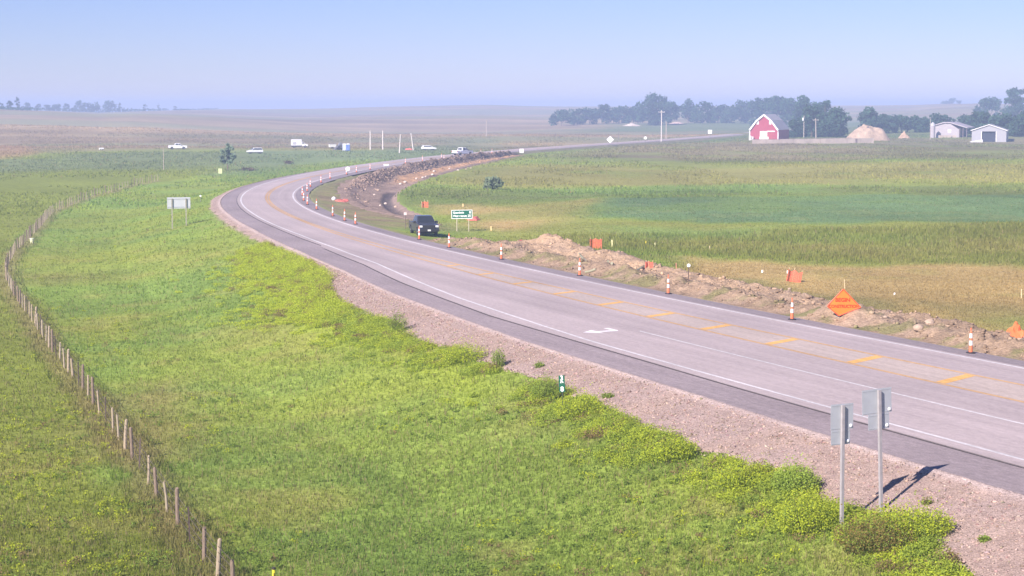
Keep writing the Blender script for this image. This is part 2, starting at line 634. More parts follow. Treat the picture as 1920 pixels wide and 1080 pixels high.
zone(TAN, [(905, 420), (950, 412), (1010, 415), (1000, 430), (930, 435)], 3, 0.85)
zone(TAN * 0.95, [(810, 385), (880, 382), (960, 395), (900, 402), (830, 402)], 3, 0.6)
zone(CROP, [(1098, 384), (1110, 376), (1400, 370), (2300, 364), (2300, 414), (1500, 416), (1120, 408)], 3, 1.0)
zone(TALL, [(880, 440), (1000, 428), (1110, 412), (1500, 418), (2300, 416), (2300, 520), (1900, 497), (1500, 488), (1250, 470), (1100, 462), (960, 455)], 3, 0.95)
zone(GRASS_D * 1.25, [(1150, 425), (1450, 420), (1450, 440), (1180, 446)], 4, 0.5)
zone(OLIVE, [(1300, 455), (1920, 445), (2200, 445), (2200, 470), (1500, 470)], 5, 0.6)
zone(TAN * 0.98, [(1240, 478), (1500, 492), (1900, 500), (2400, 530), (2400, 720), (1920, 640), (1600, 590), (1400, 535)], 3, 0.9)
zone((0.20, 0.205, 0.07), [(1400, 525), (1500, 530), (1640, 575), (1560, 572)], 2, 0.7)
zone((0.205, 0.205, 0.07), [(1650, 560), (1920, 575), (2300, 610), (2300, 680), (1920, 625)], 3, 0.5)
# farm green and the strips along the far road
zone((0.12, 0.175, 0.055), [(1040, 282), (1240, 262), (1420, 250), (1420, 266), (1200, 272)], 10, 0.85)
zone((0.12, 0.175, 0.06), [(1100, 250), (1160, 233), (1420, 228), (1700, 226), (2300, 226), (2300, 262), (1640, 262), (1420, 258), (1340, 246)], 25, 0.8)
zone((0.36, 0.23, 0.12), [(-200, 290), (-100, 274), (25, 272), (60, 278), (30, 290), (-60, 300)], 6, 0.8)


def land_col(x, y, s, d):
    D = np.hypot(x, y)
    n = len(x)
    q = np.clip(D / 900, 0.02, 1)
    # ragged fringes: shift the lookup by noise
    wx = x + (fbm(x / (3 + 40 * q), y / (3 + 40 * q), 71, 4) - 0.5) * (4 + 34 * q)
    wy = y + (fbm(x / (3 + 40 * q), y / (3 + 40 * q), 77, 4) - 0.5) * (4 + 60 * q)
    c = np.tile(GRASS, (n, 1))
    far = sstep(470, 640, D + 120 * (fbm(x / 90, y / 90, 81, 3) - 0.5))[:, None]
    patch = sstep(0.40, 0.66, fbm(x / 14, y / 11, 83, 4))[:, None]
    c = c * (1 - 0.38 * patch) + GRASS_Y * 0.38 * patch
    dk = sstep(0.50, 0.72, fbm(x / 6.5 + 9, y / 6.5, 87, 4))[:, None]
    c = c * (1 - 0.32 * dk) + GRASS_D * 0.32 * dk
    hb = BROWN * (0.70 + 0.45 * fbm(x / 140, y / 55, 91, 4)[:, None] + 0.45 * (fbm(x / 380 + .002 * y, y / 42, 93, 4)[:, None] - .5) * 2)
    gr = sstep(0.42, 0.62, fbm(x / 260, y / 60, 97, 4))[:, None] * 0.75
    hb = hb * (1 - gr) + np.array((0.225, 0.235, 0.115)) * gr
    c = c * (1 - far) + hb * far
    for color, P, soft, amt in ZONES:
        m = inside(P, wx, wy, soft)[:, None] * amt
        c = c * (1 - m) + color * m
    # streaks and patches inside every zone
    k = fbm(x / (5 + 26 * q), y / (4 + 26 * q), 101, 4)[:, None]
    c = c * (0.83 + 0.36 * k)
    yk = sstep(0.55, 0.75, fbm(x / 4.2, y / 4.2, 103, 3))[:, None] * (1 - sstep(150, 300, D))[:, None] * 0.35
    c = c * (1 - yk) + OLIVE * 1.1 * yk
    fp = (sstep(12, 18, d) * (D < 900))[:, None]
    pk = fbm(x / 26, y / 34, 119, 4)[:, None]
    c = c * (1 + fp * (pk - 0.5) * 0.55)
    gk = sstep(0.5, 0.68, fbm(x / 17 + 3, y / 22, 123, 4))[:, None] * fp * 0.35
    c = c * (1 - gk) + GRASS * 1.05 * gk
    # rank dry growth along the fence
    fd = np.full(n, 1e9)
    for i in range(len(FENCE) - 1):
        (x1, y1), (x2, y2) = FENCE[i], FENCE[i + 1]
        ex, ey = x2 - x1, y2 - y1
        t = np.clip(((x - x1) * ex + (y - y1) * ey) / (ex * ex + ey * ey), 0, 1)
        fd = np.minimum(fd, np.hypot(x - x1 - t * ex, y - y1 - t * ey))
    fm = ((1 - sstep(0.3, 1.5 + 2.5 * (fbm(x / 2, y / 2, 107, 3) - 0.5), fd)) * 0.5)[:, None]
    c = c * (1 - fm) + np.array((0.30, 0.225, 0.11)) * fm
    # bare gravelly edge next to the shoulder
    e = -d - ival(S_SH, s)
    gm = (sstep(-1, 0, e) * (1 - sstep(0.8, 1.7, e + 0.8 * (fbm(x / 1.5, y / 1.5, 109, 3) - 0.5))))[:, None] * (D < 420)[:, None]
    c = c * (1 - gm) + GRAVEL * 0.9 * gm
    r = d - SH_FAR
    rm = (sstep(-0.6, 0, r) * (1 - sstep(0.8, 2.6, r + 1.2 * (fbm(x / 1.5, y / 1.5, 113, 3) - 0.5))))[:, None] * 0.6
    c = c * (1 - rm) + np.array((0.26, 0.21, 0.135)) * rm
    # mottled brown and green around the bend's inside
    bm_ = (sstep(2.4, 4, d) * (1 - sstep(11, 15, d)) * sstep(108, 128, s) * (1 - sstep(330, 420, s)))[:, None] * (0.62 + 0.36 * sstep(.35, .6, fbm(x / 5, y / 5, 125, 3)))[:, None]
    c = c * (1 - bm_) + (np.array((0.265, 0.205, 0.115)) * (0.7 + 0.6 * fbm(x / 2.5, y / 2.5, 117, 4)[:, None])) * bm_
    return c


# ------------------------------------------------------------------ ground sheet
def build_ground():
    a = list(np.radians(np.arange(-17.6, 17.61, 0.075)))
    o = list(np.radians(np.r_[18.5, 20, 23, 27, 32, 38, 46, 56, 68, 82, 98, 116, 136, 158]))
    ang = np.array([-t for t in o[::-1]] + a + o)
    ang = np.r_[ang, ang[0] + 2 * math.pi]
    rr = [1.5, 10, 22, 34, 42]
    while rr[-1] < 5000:
        r = rr[-1]
        rr.append(r + min(max(0.16, r * r / (13.0 * FPX * 0.5333) * 1.5), max(0.16, r * 0.009)))
    rr = np.array(rr)
    A, Q = np.meshgrid(ang, rr, indexing='ij')
    x, y = (np.sin(A) * Q).ravel(), (np.cos(A) * Q).ravel()
    z = land(x, y)
    s, d = sd(x, y)
    m = (d > 2.2) & (d < 14.5) & (s > 126) & (s < 425)
    if m.any():     # leave room for the excavation
        q = dirt2(s[m], d[m], x[m], y[m])
        z[m] = z[m] + np.where(q[2] > 0.02, np.minimum(q[0] * 1.3 - 0.15, 0), 0)
    c = land_col(x, y, s, d)
    V = np.stack([x, y, z], 1)
    F = grid_faces(len(ang), len(rr))
    me = np_mesh('ground', V, F, colmat('meadow_soil', scales=((0.05, 0.08), (0.9, 0.16), (5.0, 0.28)), bump=0.6, bscale=4.0, bdist=0.10), c, True)
    o = link('ground', me)
    tag(o, kind='structure')
    return o


ground_o = build_ground()

# ------------------------------------------------------------------ road
def strip(name, s0, s1, d0, d1, z, mat, ds=2.0, nd=2, parent=None, crown=0.0):
    """sheet following the road; d0/d1 numbers or functions of s; z number or (z0, z1)"""
    ss = np.arange(s0, s1 + ds * 0.5, ds)
    a = d0(ss) if callable(d0) else np.full(len(ss), d0)
    b = d1(ss) if callable(d1) else np.full(len(ss), d1)
    u = np.linspace(0, 1, nd)
    dd = a[:, None] + (b - a)[:, None] * u[None]
    x, y = road_pt(np.repeat(ss, nd), dd.ravel())
    z0, z1 = z if isinstance(z, tuple) else (z, z)
    zz = np.tile(z0 + (z1 - z0) * u, len(ss))
    V = np.stack([x, y, zz], 1)
    F = grid_faces(len(ss), nd)
    me = np_mesh(name, V, F, mat)
    uv = me.uv_layers.new(name='run')
    li = np.empty(len(me.loops), np.int32)
    me.loops.foreach_get('vertex_index', li)
    U = np.stack([np.repeat(ss, nd), dd.ravel()], 1)[li]
    uv.data.foreach_set('uv', U.astype(np.float32).ravel())
    return link(name, me, parent)


def road_mat(name, c, track=0.10, fine=0.12, rough=0.85, lanes=False):
    m, t, b = _nodes(name)
    L = t.links.new
    uv = t.nodes.new('ShaderNodeUVMap')
    uv.uv_map = 'run'

    def noise(scale, sx, sy, detail=4):
        mp = t.nodes.new('ShaderNodeMapping')
        mp.inputs['Scale'].default_value = (sx, sy, 1)
        L(uv.outputs['UV'], mp.inputs['Vector'])
        n = t.nodes.new('ShaderNodeTexNoise')
        n.inputs['Scale'].default_value = scale
        n.inputs['Detail'].default_value = detail
        L(mp.outputs['Vector'], n.inputs['Vector'])
        return n.outputs['Fac']

    def mr(v, amt, lo=0.3, hi=0.7):
        q = t.nodes.new('ShaderNodeMapRange')
        q.inputs['From Min'].default_value = lo
        q.inputs['From Max'].default_value = hi
        q.inputs['To Min'].default_value = 1 - amt
        q.inputs['To Max'].default_value = 1 + amt
        L(v, q.inputs['Value'])
        return q.outputs['Result']

    def mul(a, v):
        x = t.nodes.new('ShaderNodeVectorMath')
        x.operation = 'SCALE'
        L(a, x.inputs[0])
        L(v, x.inputs['Scale'])
        return x.outputs['Vector']
    rgb = t.nodes.new('ShaderNodeRGB')
    rgb.outputs[0].default_value = tuple(c) + (1,)
    o = rgb.outputs[0]
    if lanes:                                               # polished lanes, darker wheel paths
        sep = t.nodes.new('ShaderNodeSeparateXYZ')
        L(uv.outputs['UV'], sep.inputs['Vector'])
        q = t.nodes.new('ShaderNodeMapRange')
        q.inputs['From Min'].default_value = -16
        q.inputs['From Max'].default_value = 0
        L(sep.outputs['Y'], q.inputs['Value'])
        cr = t.nodes.new('ShaderNodeValToRGB')
        pts = [(-16, 1.0), (-12.5, 1.03), (-10.2, 1.0), (-9.5, .96), (-8.9, .90), (-8.2, .96), (-7.4, .89), (-6.7, .97), (-5.9, 1.03), (-4.2, 1.03), (-3.5, .97), (-2.7, .885), (-1.9, .95), (-1.0, .885), (-.3, .98)]
        while len(cr.color_ramp.elements) < len(pts): cr.color_ramp.elements.new(0.5)
        for el, (d_, v_) in zip(cr.color_ramp.elements, pts): el.position = (d_ + 16) / 16
        for el, (d_, v_) in zip(cr.color_ramp.elements, pts): el.color = (v_, v_ * .995, v_ * 1.01, 1)
        L(q.outputs['Result'], cr.inputs['Fac'])
        mx = t.nodes.new('ShaderNodeVectorMath')
        mx.operation = 'MULTIPLY'
        L(o, mx.inputs[0])
        L(cr.outputs['Color'], mx.inputs[1])
        o = mx.outputs['Vector']
    o = mul(o, mr(noise(1.0, 0.012, 1.3, 3), track))       # tyre-worn bands along the lanes
    o = mul(o, mr(noise(1.0, 0.05, 2.6, 5), track * 0.8))
    o = mul(o, mr(noise(1.0, 0.10, 0.14, 5), fine * 0.8))
    o = mul(o, mr(noise(1.0, 2.5, 5.0, 6), fine))
    o = mul(o, mr(noise(1.0, 11.0, 18.0, 3), fine * 1.1))
    L(o, b.inputs['Base Color'])
    b.inputs['Roughness'].default_value = rough
    b.inputs['Specular IOR Level'].default_value = 0.25
    bp = t.nodes.new('ShaderNodeBump')
    bp.inputs['Strength'].default_value = 0.25
    bp.inputs['Distance'].default_value = 0.02
    L(noise(1.0, 12.0, 16.0, 3), bp.inputs['Height'])
    L(bp.outputs['Normal'], b.inputs['Normal'])
    return m


M_conc = road_mat('worn_concrete', (0.412, 0.345, 0.325), 0.055, 0.10, lanes=True)
M_shldr = road_mat('asphalt_shoulder', (0.282, 0.232, 0.230), 0.06, 0.16)
M_shfar = road_mat('far_shoulder', (0.270, 0.225, 0.222), 0.08, 0.16)
M_white = road_mat('white_line_paint', (0.60, 0.57, 0.56), 0.10, 0.16)
M_yel = road_mat('yellow_line_paint', (0.50, 0.32, 0.165), 0.10, 0.16)
M_yelb = road_mat('yellow_bar_paint', (0.68, 0.39, 0.12), 0.08, 0.14)

ne = lambda s: -ival(S_NE, s)
lip = lambda s: -ival(S_LIP, s)
she = lambda s: -ival(S_SH, s)
S_END = 960
road = tag(strip('road', -120, S_END, lambda s: lip(s), lambda s: np.full(len(s), 0.35), 0.0, M_conc, 2.0, 12), kind='structure')
# slab edge (a small drop to the shoulder)
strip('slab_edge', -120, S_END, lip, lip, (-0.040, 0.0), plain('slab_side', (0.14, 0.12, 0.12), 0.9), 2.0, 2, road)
tag(strip('near_shoulder', -120, S_END, she, lambda s: lip(s) + 0.02, (-0.13, -0.040), M_shldr, 2.0, 6), kind='structure')
tag(strip('far_shoulder', -120, S_END, 0.33, SH_FAR, (-0.012, -0.10), M_shfar, 2.0, 5), kind='structure')
strip('joint', -120, 82, lambda s: lip(s) - 0.075, lambda s: lip(s) + 0.005, (-0.040, -0.036), plain('dark_joint_seal', (0.045, 0.038, 0.04), 0.9), 2.0, 2, road)
strip('joint', 86, 330, lambda s: lip(s) - 0.065, lambda s: lip(s) + 0.005, (-0.040, -0.036), MATS['dark_joint_seal'], 2.0, 2, road)
# embankment skirts, so the far road never hangs over the grass
M_skirt = plain('verge_soil', (0.20, 0.185, 0.095), 0.95, 0.25, 0.5)
tag(strip('road_verge', 240, S_END, lambda s: she(s) - 4.0, she, (-1.15, -0.13), M_skirt, 4.0, 2), kind='structure')
tag(strip('road_verge', 425, S_END, SH_FAR, SH_FAR + 4.0, (-0.10, -1.05), M_skirt, 4.0, 2), kind='structure')

Z1 = 0.005


def line(name, s0, s1, f, wdt, mat, ds=2.0):
    return strip(name, s0, s1, lambda s: f(s) - wdt / 2, lambda s: f(s) + wdt / 2, Z1, mat, ds, 2, road)


zero = lambda s: np.zeros(len(s))
line('edge_line', -120, S_END, zero, 0.19, M_white)
line('edge_line', -120, S_END, ne, 0.19, M_white)
line('lane_line', -120, 20.5, lambda s: -np.interp(s, [-120, -12, 20.5], [10.5, 10.15, 9.45]), 0.15, M_white)
up_y = lambda s: -np.interp(s, [-120, 90, 130, 1200], [3.5, 3.5, 3.25, 3.25])
lo_y = lambda s: -np.interp(s, [-120, -8, 25, 50, 63, 85, 120, 1200], [6.8, 6.6, 6.0, 5.35, 4.8, 4.25, 3.6, 3.6])
line('centre_line', -120, S_END, up_y, 0.26, M_yel)
line('centre_line', -120, S_END, lo_y, 0.26, M_yel)
strip('median_surface', -120, 78, lambda s: lo_y(s) + 0.14, lambda s: up_y(s) - 0.14, 0.0035, road_mat('faded_median_paint', (0.440, 0.362, 0.312), 0.05, 0.12), 2.0, 2, road)
# diagonal bars in the painted median
s_up = [-13.0, -6.3, -0.3, 6.6, 14.0, 20.8, 27.3, 34.0, 41.0, 48.2, 55.5, 63.0]
for i, su in enumerate([-20.2] + s_up):
    d0, d1 = float(up_y(np.array([su]))[0]) - 0.14, float(lo_y(np.array([su - 1]))[0]) + 0.14
    run = 0.5 * (d0 - d1)
    wd = 0.66 if su < 40 else 0.55
    q = []
    for (s_, d_) in ((su, d0), (su - wd, d0), (su - run - wd, d1), (su - run, d1)):
        x, y = road_pt(s_, d_)
        q.append((float(x), float(y), Z1 + 0.004))
    me = np_mesh('hatch_bar', np.array(q), np.array([[0, 1, 2, 3]]), M_yelb)
    uv = me.uv_layers.new(name='run')
    uv.data.foreach_set('uv', [su, d0, su - wd, d0, su - wd - run, d1, su - run, d1])
    link('hatch_bar', me, road)
# turn arrow (for traffic coming towards the camera, turning to its right)
ar_o, h_in = (21.9, -10.55), None
arrow = [(0.1, -.15), (1.05, -.15), (1.15, -1.1), (.55, -1.1), (1.35, -2.0), (2.1, -1.1), (1.55, -1.1), (1.5, 0), (1.25, .17), (0.1, .17)]
vs = []
for a_, b_ in arrow:      # a_: along travel (towards the camera), b_: to the near side when negative
    x, y = road_pt(ar_o[0] - a_, ar_o[1] + b_)
    vs.append((float(x), float(y), Z1 + 0.003))
me = bpy.data.meshes.new('turn_arrow')
me.from_pydata(vs, [], [tuple(range(len(vs)))])
me.materials.append(plain('white_arrow_paint', (0.78, 0.74, 0.74), 0.8, 0.08))
link('turn_arrow', me, road)

# ------------------------------------------------------------------ gravel slope under the near shoulder
S_GV = [(-140, 8.0), (-40, 7.5), (-30, 6.4), (-25, 5.0), (-22, 3.7), (-19, 3.1), (-17, 4.0), (-13.5, 2.8), (-11.5, 3.1), (-7.7, 3.7), (-4.4, 3.4), (-2, 3.5), (3.7, 2.9), (10, 2.5), (13, 2.8), (15.7, 3.1), (20, 2.7), (23.5, 2.8), (26, 3.5), (35, 2.6), (39, 3.1), (46, 3.0), (54, 2.5), (60, 1.1), (72, 0.6), (79, 0.8), (104, 0.8), (136, 0.9), (171, 1.4), (200, 1.3), (240, 0.9), (300, 0.5)]


def build_gravel():
    ss = np.r_[np.arange(-70, 110, 0.3), np.arange(110, 300, 0.8)]
    nd = 46
    u = np.linspace(0, 1, nd)
    S_, U = np.meshgrid(ss, u, indexing='ij')
    s, u_ = S_.ravel(), U.ravel()
    wd = ival(S_GV, s) + 1.6
    e = u_ * wd
    d = -ival(S_SH, s) - e
    x, y = road_pt(s, d)
    rag = fbm(x / 1.3, y / 1.3, 121, 4)
    big = fbm(x / 5, y / 5, 127, 3)
    lim = ival(S_GV, s) + 0.9 * (big - 0.5) + 1.3 * (rag - 0.5)
    z = land(x, y) + 0.07 - sstep(-0.15, 0.5, e - lim) * 0.22 + 0.03 * (fbm(x / 0.5, y / 0.5, 131, 2) - 0.5)
    z = np.where(u_ < 0.5 / nd, -0.125, z)
    c = GRAVEL * (0.86 + 0.3 * fbm(x / 2.4, y / 0.9, 133, 3))[:, None]
    curb = np.exp(-((e - 0.24) / 0.20) ** 2)[:, None]
    c = c * (1 - 0.75 * curb) + np.array((0.50, 0.40, 0.36)) * 0.75 * curb
    cool = sstep(0.45, 0.65, fbm(x / 3, y / 3, 137, 3))[:, None] * 0.4
    c = c * (1 - cool) + np.array((0.36, 0.275, 0.25)) * cool
    V = np.stack([x, y, z], 1)
    me = np_mesh('gravel_slope', V, grid_faces(len(ss), nd), colmat('pink_gravel', scales=((1.5, 0.10), (7.0, 0.20), (22.0, 0.42)), bump=0.9, bscale=16, bdist=0.06), c, True)
    o = link('gravel_slope', me)
    return tag(o, kind='structure')


build_gravel()


def scatter_lumps(name, P, size, cols, mat, flat=0.7, seed=1):
    """many small lumps of stone or soil, joined: nobody could count them"""
    g = np.random.default_rng(seed)
    p = (1 + 5 ** .5) / 2
    ico = np.array([(-1, p, 0), (1, p, 0), (-1, -p, 0), (1, -p, 0), (0, -1, p), (0, 1, p), (0, -1, -p), (0, 1, -p), (p, 0, -1), (p, 0, 1), (-p, 0, -1), (-p, 0, 1)]) / 1.9
    fi = np.array([(0, 11, 5), (0, 5, 1), (0, 1, 7), (0, 7, 10), (0, 10, 11), (1, 5, 9), (5, 11, 4), (11, 10, 2), (10, 7, 6), (7, 1, 8),
                   (3, 9, 4), (3, 4, 2), (3, 2, 6), (3, 6, 8), (3, 8, 9), (4, 9, 5), (2, 4, 11), (6, 2, 10), (8, 6, 7), (9, 8, 1)])
    n = len(P)
    V = ico[None] * (1 + 0.95 * (g.random((n, 12, 1)) - 0.5)) * size[:, None, None] * (0.55 + 0.9 * g.random((n, 1, 3)))
    a = g.random(n) * 6.28
    ca, sa = np.cos(a)[:, None], np.sin(a)[:, None]
    V = np.stack([V[..., 0] * ca - V[..., 1] * sa, V[..., 0] * sa + V[..., 1] * ca, V[..., 2] * flat], -1) + P[:, None, :]
    F = fi[None] + 12 * np.arange(n)[:, None, None]
    me = np_mesh(name, V.reshape(-1, 3), F.reshape(-1, 3), mat, np.repeat(cols, 12, 0))
    return link(name, me)


M_lump = colmat('dry_lumps', scales=((3.0, 0.2), (18.0, 0.2)), bump=0.3, bscale=20, bdist=0.03)
# loose stones on the gravel
n = 15000
s = RNG.uniform(-32, 75, n)
e = RNG.random(n) * ival(S_GV, s)
x, y = road_pt(s, -ival(S_SH, s) - e - 0.3)
z = land(x, y) + 0.08
sz = 0.016 + 0.045 * RNG.random(n) ** 3
cc = GRAVEL[None] * RNG.uniform(0.6, 1.38, n)[:, None] * np.array((1, 1, 1)) + RNG.normal(0, 0.015, (n, 3))
tag(scatter_lumps('loose_gravel', np.stack([x, y, z], 1), sz, np.clip(cc, 0.05, 0.7), M_lump, seed=3), 'loose pinkish gravel stones scattered over the road slope', 'gravel', kind='stuff')

# ------------------------------------------------------------------ dug soil
SOIL = np.array((0.310, 0.220, 0.145))
SOIL_T = np.array((0.43, 0.30, 0.185))
SOIL_O = np.array((0.43, 0.265, 0.150))
SOIL_G = np.array((0.215, 0.158, 0.122))
SOIL_P = np.array((0.275, 0.198, 0.150))
M_soil = colmat('dug_soil', scales=((0.5, 0.15), (3.0, 0.22), (11.0, 0.22)), bump=0.9, bscale=7, bdist=0.12)


def soil_col1(s, d, x, y):
    c = SOIL * (0.75 + 0.5 * fbm(x / 2.5, y / 2.5, 141, 4))[:, None]
    t = np.exp(-(((s - 78) / 7) ** 2 + ((d - 10.4) / 2.8) ** 2)) + 0.95 * np.exp(-(((s - 61) / 9) ** 2 + ((d - 11.0) / 2.0) ** 2)) + 0.6 * np.exp(-(((s - 45) / 9) ** 2 + ((d - 10.2) / 1.8) ** 2))
    t = np.clip(t * (0.7 + 0.8 * fbm(x / 1.5, y / 1.5, 143, 3)), 0, 1)[:, None]
    c = c * (1 - t) + SOIL_T * t
    k = sstep(0.52, 0.7, fbm(x / 1.8, y / 1.8, 147, 3))[:, None] * 0.35
    c = c * (1 - k) + np.array((0.36, 0.27, 0.20)) * k
    # grass showing through along the shoulder
    g = sstep(0.45, 0.62, fbm(x / 1.6, y / 1.6, 149, 4))[:, None] * (1 - sstep(3.4, 7.5, d))[:, None] * 0.85
    return c * (1 - g) + np.array((0.20, 0.19, 0.075)) * g


def build_dirt1():
    ss = np.r_[np.arange(-70, -26, 0.6), np.arange(-26, 108, 0.22)]
    dd = np.arange(1.95, 17.4, 0.2)
    S_, D_ = np.meshgrid(ss, dd, indexing='ij')
    s, d = S_.ravel(), D_.ravel()
    x, y = road_pt(s, d)
    z = land(x, y) + dirt1(s, d, x, y)
    me = np_mesh('dug_soil_bank', np.stack([x, y, z], 1), grid_faces(len(ss), len(dd)), M_soil, soil_col1(s, d, x, y), False)
    tag(link('dug_soil_bank', me), kind='structure')
    g = np.random.default_rng(5)
    n = 5000
    s = g.uniform(-28, 100, n)
    wd = ival(S_D1, s)
    d = 3.0 + g.random(n) * (wd - 3.4)
    x, y = road_pt(s, d)
    h = dirt1(s, d, x, y)
    ok = h > 0.05
    s, d, x, y, h = s[ok], d[ok], x[ok], y[ok], h[ok]
    sz = 0.035 + 0.15 * g.random(len(s)) ** 4
    c = soil_col1(s, d, x, y) * g.uniform(0.75, 1.2, len(s))[:, None]
    tag(scatter_lumps('soil_clods', np.stack([x, y, land(x, y) + h + sz * 0.25], 1), sz, c, M_lump, seed=6), 'brown clods lying over the dug soil beside the road', 'clods', kind='stuff')


build_dirt1()


def soil_col2(s, d, x, y, u, tr, bank, a):
    c = SOIL_P * (0.75 + 0.5 * fbm(x / 3, y / 3, 151, 4))[:, None]
    k = sstep(235, 262, s)[:, None]
    gb = (1 - sstep(0.42, 0.55, u + 0.2 * (a - 0.5)))[:, None] * k
    c = c * (1 - gb) + SOIL_G * (0.7 + 0.6 * fbm(x / 1.7, y / 1.7, 153, 3))[:, None] * gb
    ob = (sstep(0.46, 0.58, u + 0.2 * (a - 0.5)) * (1 - sstep(0.86, 0.97, u + 0.1 * (a - 0.5))))[:, None] * k
    c = c * (1 - ob) + SOIL_O * (0.8 + 0.4 * fbm(x / 4, y / 4, 155, 3))[:, None] * ob
    rim = (sstep(0.80, 0.93, u))[:, None] * (1 - k) * 0.8
    c = c * (1 - rim) + np.array((0.33, 0.24, 0.19)) * rim
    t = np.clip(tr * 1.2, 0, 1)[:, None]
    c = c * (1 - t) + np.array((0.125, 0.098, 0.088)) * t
    return c


def build_dirt2():
    ss = np.arange(122, 428, 0.55)
    dd = np.arange(2.3, 16.8, 0.26)
    S_, D_ = np.meshgrid(ss, dd, indexing='ij')
    s, d = S_.ravel(), D_.ravel()
    x, y = road_pt(s, d)
    h, u, edge, tr, bank, a = dirt2(s, d, x, y)
    z = land(x, y) + h
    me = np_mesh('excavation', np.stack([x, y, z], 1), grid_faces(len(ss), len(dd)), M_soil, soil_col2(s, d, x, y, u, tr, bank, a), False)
    tag(link('excavation', me), kind='structure')
    g = np.random.default_rng(8)
    n = 9000
    s = g.uniform(170, 405, n)
    d = g.uniform(3.5, 10.5, n)
    x, y = road_pt(s, d)
    h, u, edge, tr, bank, a = dirt2(s, d, x, y)
    ok = (bank * edge > 0.15) | (g.random(n) < 0.10) & (edge > 0.5)
    s, d, x, y, h, u, tr, bank, a = (q[ok] for q in (s, d, x, y, h, u, tr, bank, a))
    sz = 0.06 + 0.20 * g.random(len(s)) ** 2.4
    c = soil_col2(s, d, x, y, u, tr, bank, a) * g.uniform(0.7, 1.35, len(s))[:, None]
    tag(scatter_lumps('topsoil_clods', np.stack([x, y, land(x, y) + h + sz * 0.3], 1), sz, c, M_lump, seed=9), 'dark grey clods heaped along the inside of the bend', 'clods', kind='stuff')


build_dirt2()

# ------------------------------------------------------------------ grass and weeds
M_blade = colmat('grass_blades', rough=0.8, scales=(), bump=0, transl=0.45)


def blades(name, x, y, z, hgt, wid, col, k=3, lean=0.5, seed=1):
    """tufts of k blades at each point, one mesh"""
    g = np.random.default_rng(seed)
    n = len(x)
    N = n * k
    X = np.repeat(x, k) + g.normal(0, 0.05, N) * np.repeat(wid / 0.03, k)
    Y = np.repeat(y, k) + g.normal(0, 0.05, N) * np.repeat(wid / 0.03, k)
    Zb = np.repeat(z, k)
    H = np.repeat(hgt, k) * g.uniform(0.6, 1.25, N)
    W = np.repeat(wid, k) * g.uniform(0.7, 1.3, N)
    a = g.random(N) * 6.283
    le = g.random(N) * lean
    b = g.random(N) * 6.283
    tx, ty = np.cos(b) * le * H, np.sin(b) * le * H
    wx, wy = np.cos(a) * W, np.sin(a) * W
    P0 = np.stack([X - wx, Y - wy, Zb - 0.05], 1)
    P1 = np.stack([X + wx, Y + wy, Zb - 0.05], 1)
    P2 = np.stack([X + tx + wx * 0.35, Y + ty + wy * 0.35, Zb + H * 0.93], 1)
    P3 = np.stack([X + tx * 1.15, Y + ty * 1.15, Zb + H], 1)
    V = np.stack([P0, P1, P2, P3], 1).reshape(-1, 3)
    F = np.arange(N * 4).reshape(N, 4)
    C = np.repeat(col, k, 0) * g.uniform(0.86, 1.18, N)[:, None]
    dry = g.random(N) < 0.06
    C[dry] = np.array((0.33, 0.27, 0.13)) * g.uniform(0.7, 1.2, dry.sum())[:, None]
    return link(name, np_mesh(name, V, F, M_blade, np.repeat(C, 4, 0)))


def sample_fan(n, r0, r1, u0, u1, g):
    """points spread over a sector of ground, denser close by"""
    t = g.random(n)
    r = 1 / (1 / r0 + t * (1 / r1 - 1 / r0))
    u = g.uniform(u0, u1, n)
    th = np.arctan((u - 960) / FPX)
    return np.sin(th) * r, np.cos(th) * r


# roadside meadow and pasture on the left
g = np.random.default_rng(21)
x, y = sample_fan(230000, 46, 330, -120, 1960, g)
s, d = sd(x, y)
e = -d - ival(S_SH, s)
keep = e > ival(S_GV, s) + 0.3 + 1.5 * (fbm(x / 1.3, y / 1.3, 121, 3) - 0.5)
x, y, s, d = x[keep], y[keep], s[keep], d[keep]
D = np.hypot(x, y)
c = land_col(x, y, s, d)
fl = np.interp(D, [45, 120, 330], [1.0, 1.7, 3.2])
hg = 0.105 * (0.6 + 0.9 * fbm(x / 3, y / 3, 161, 3)) * np.interp(D, [45, 330], [1, 2.0])
nearf = np.full(len(x), 1e9)
for i in range(len(FENCE) - 1):
    (x1, y1), (x2, y2) = FENCE[i], FENCE[i + 1]
    ex, ey = x2 - x1, y2 - y1
    t = np.clip(((x - x1) * ex + (y - y1) * ey) / (ex * ex + ey * ey), 0, 1)
    nearf = np.minimum(nearf, np.hypot(x - x1 - t * ex, y - y1 - t * ey))
hg = hg * (1 + 0.9 * (nearf < 1.3))
tag(blades('meadow_grass', x, y, land(x, y), hg, 0.017 * fl, c, 2, 0.7, 22), 'short green grass covering the ditch and the pasture', 'grass', kind='stuff')

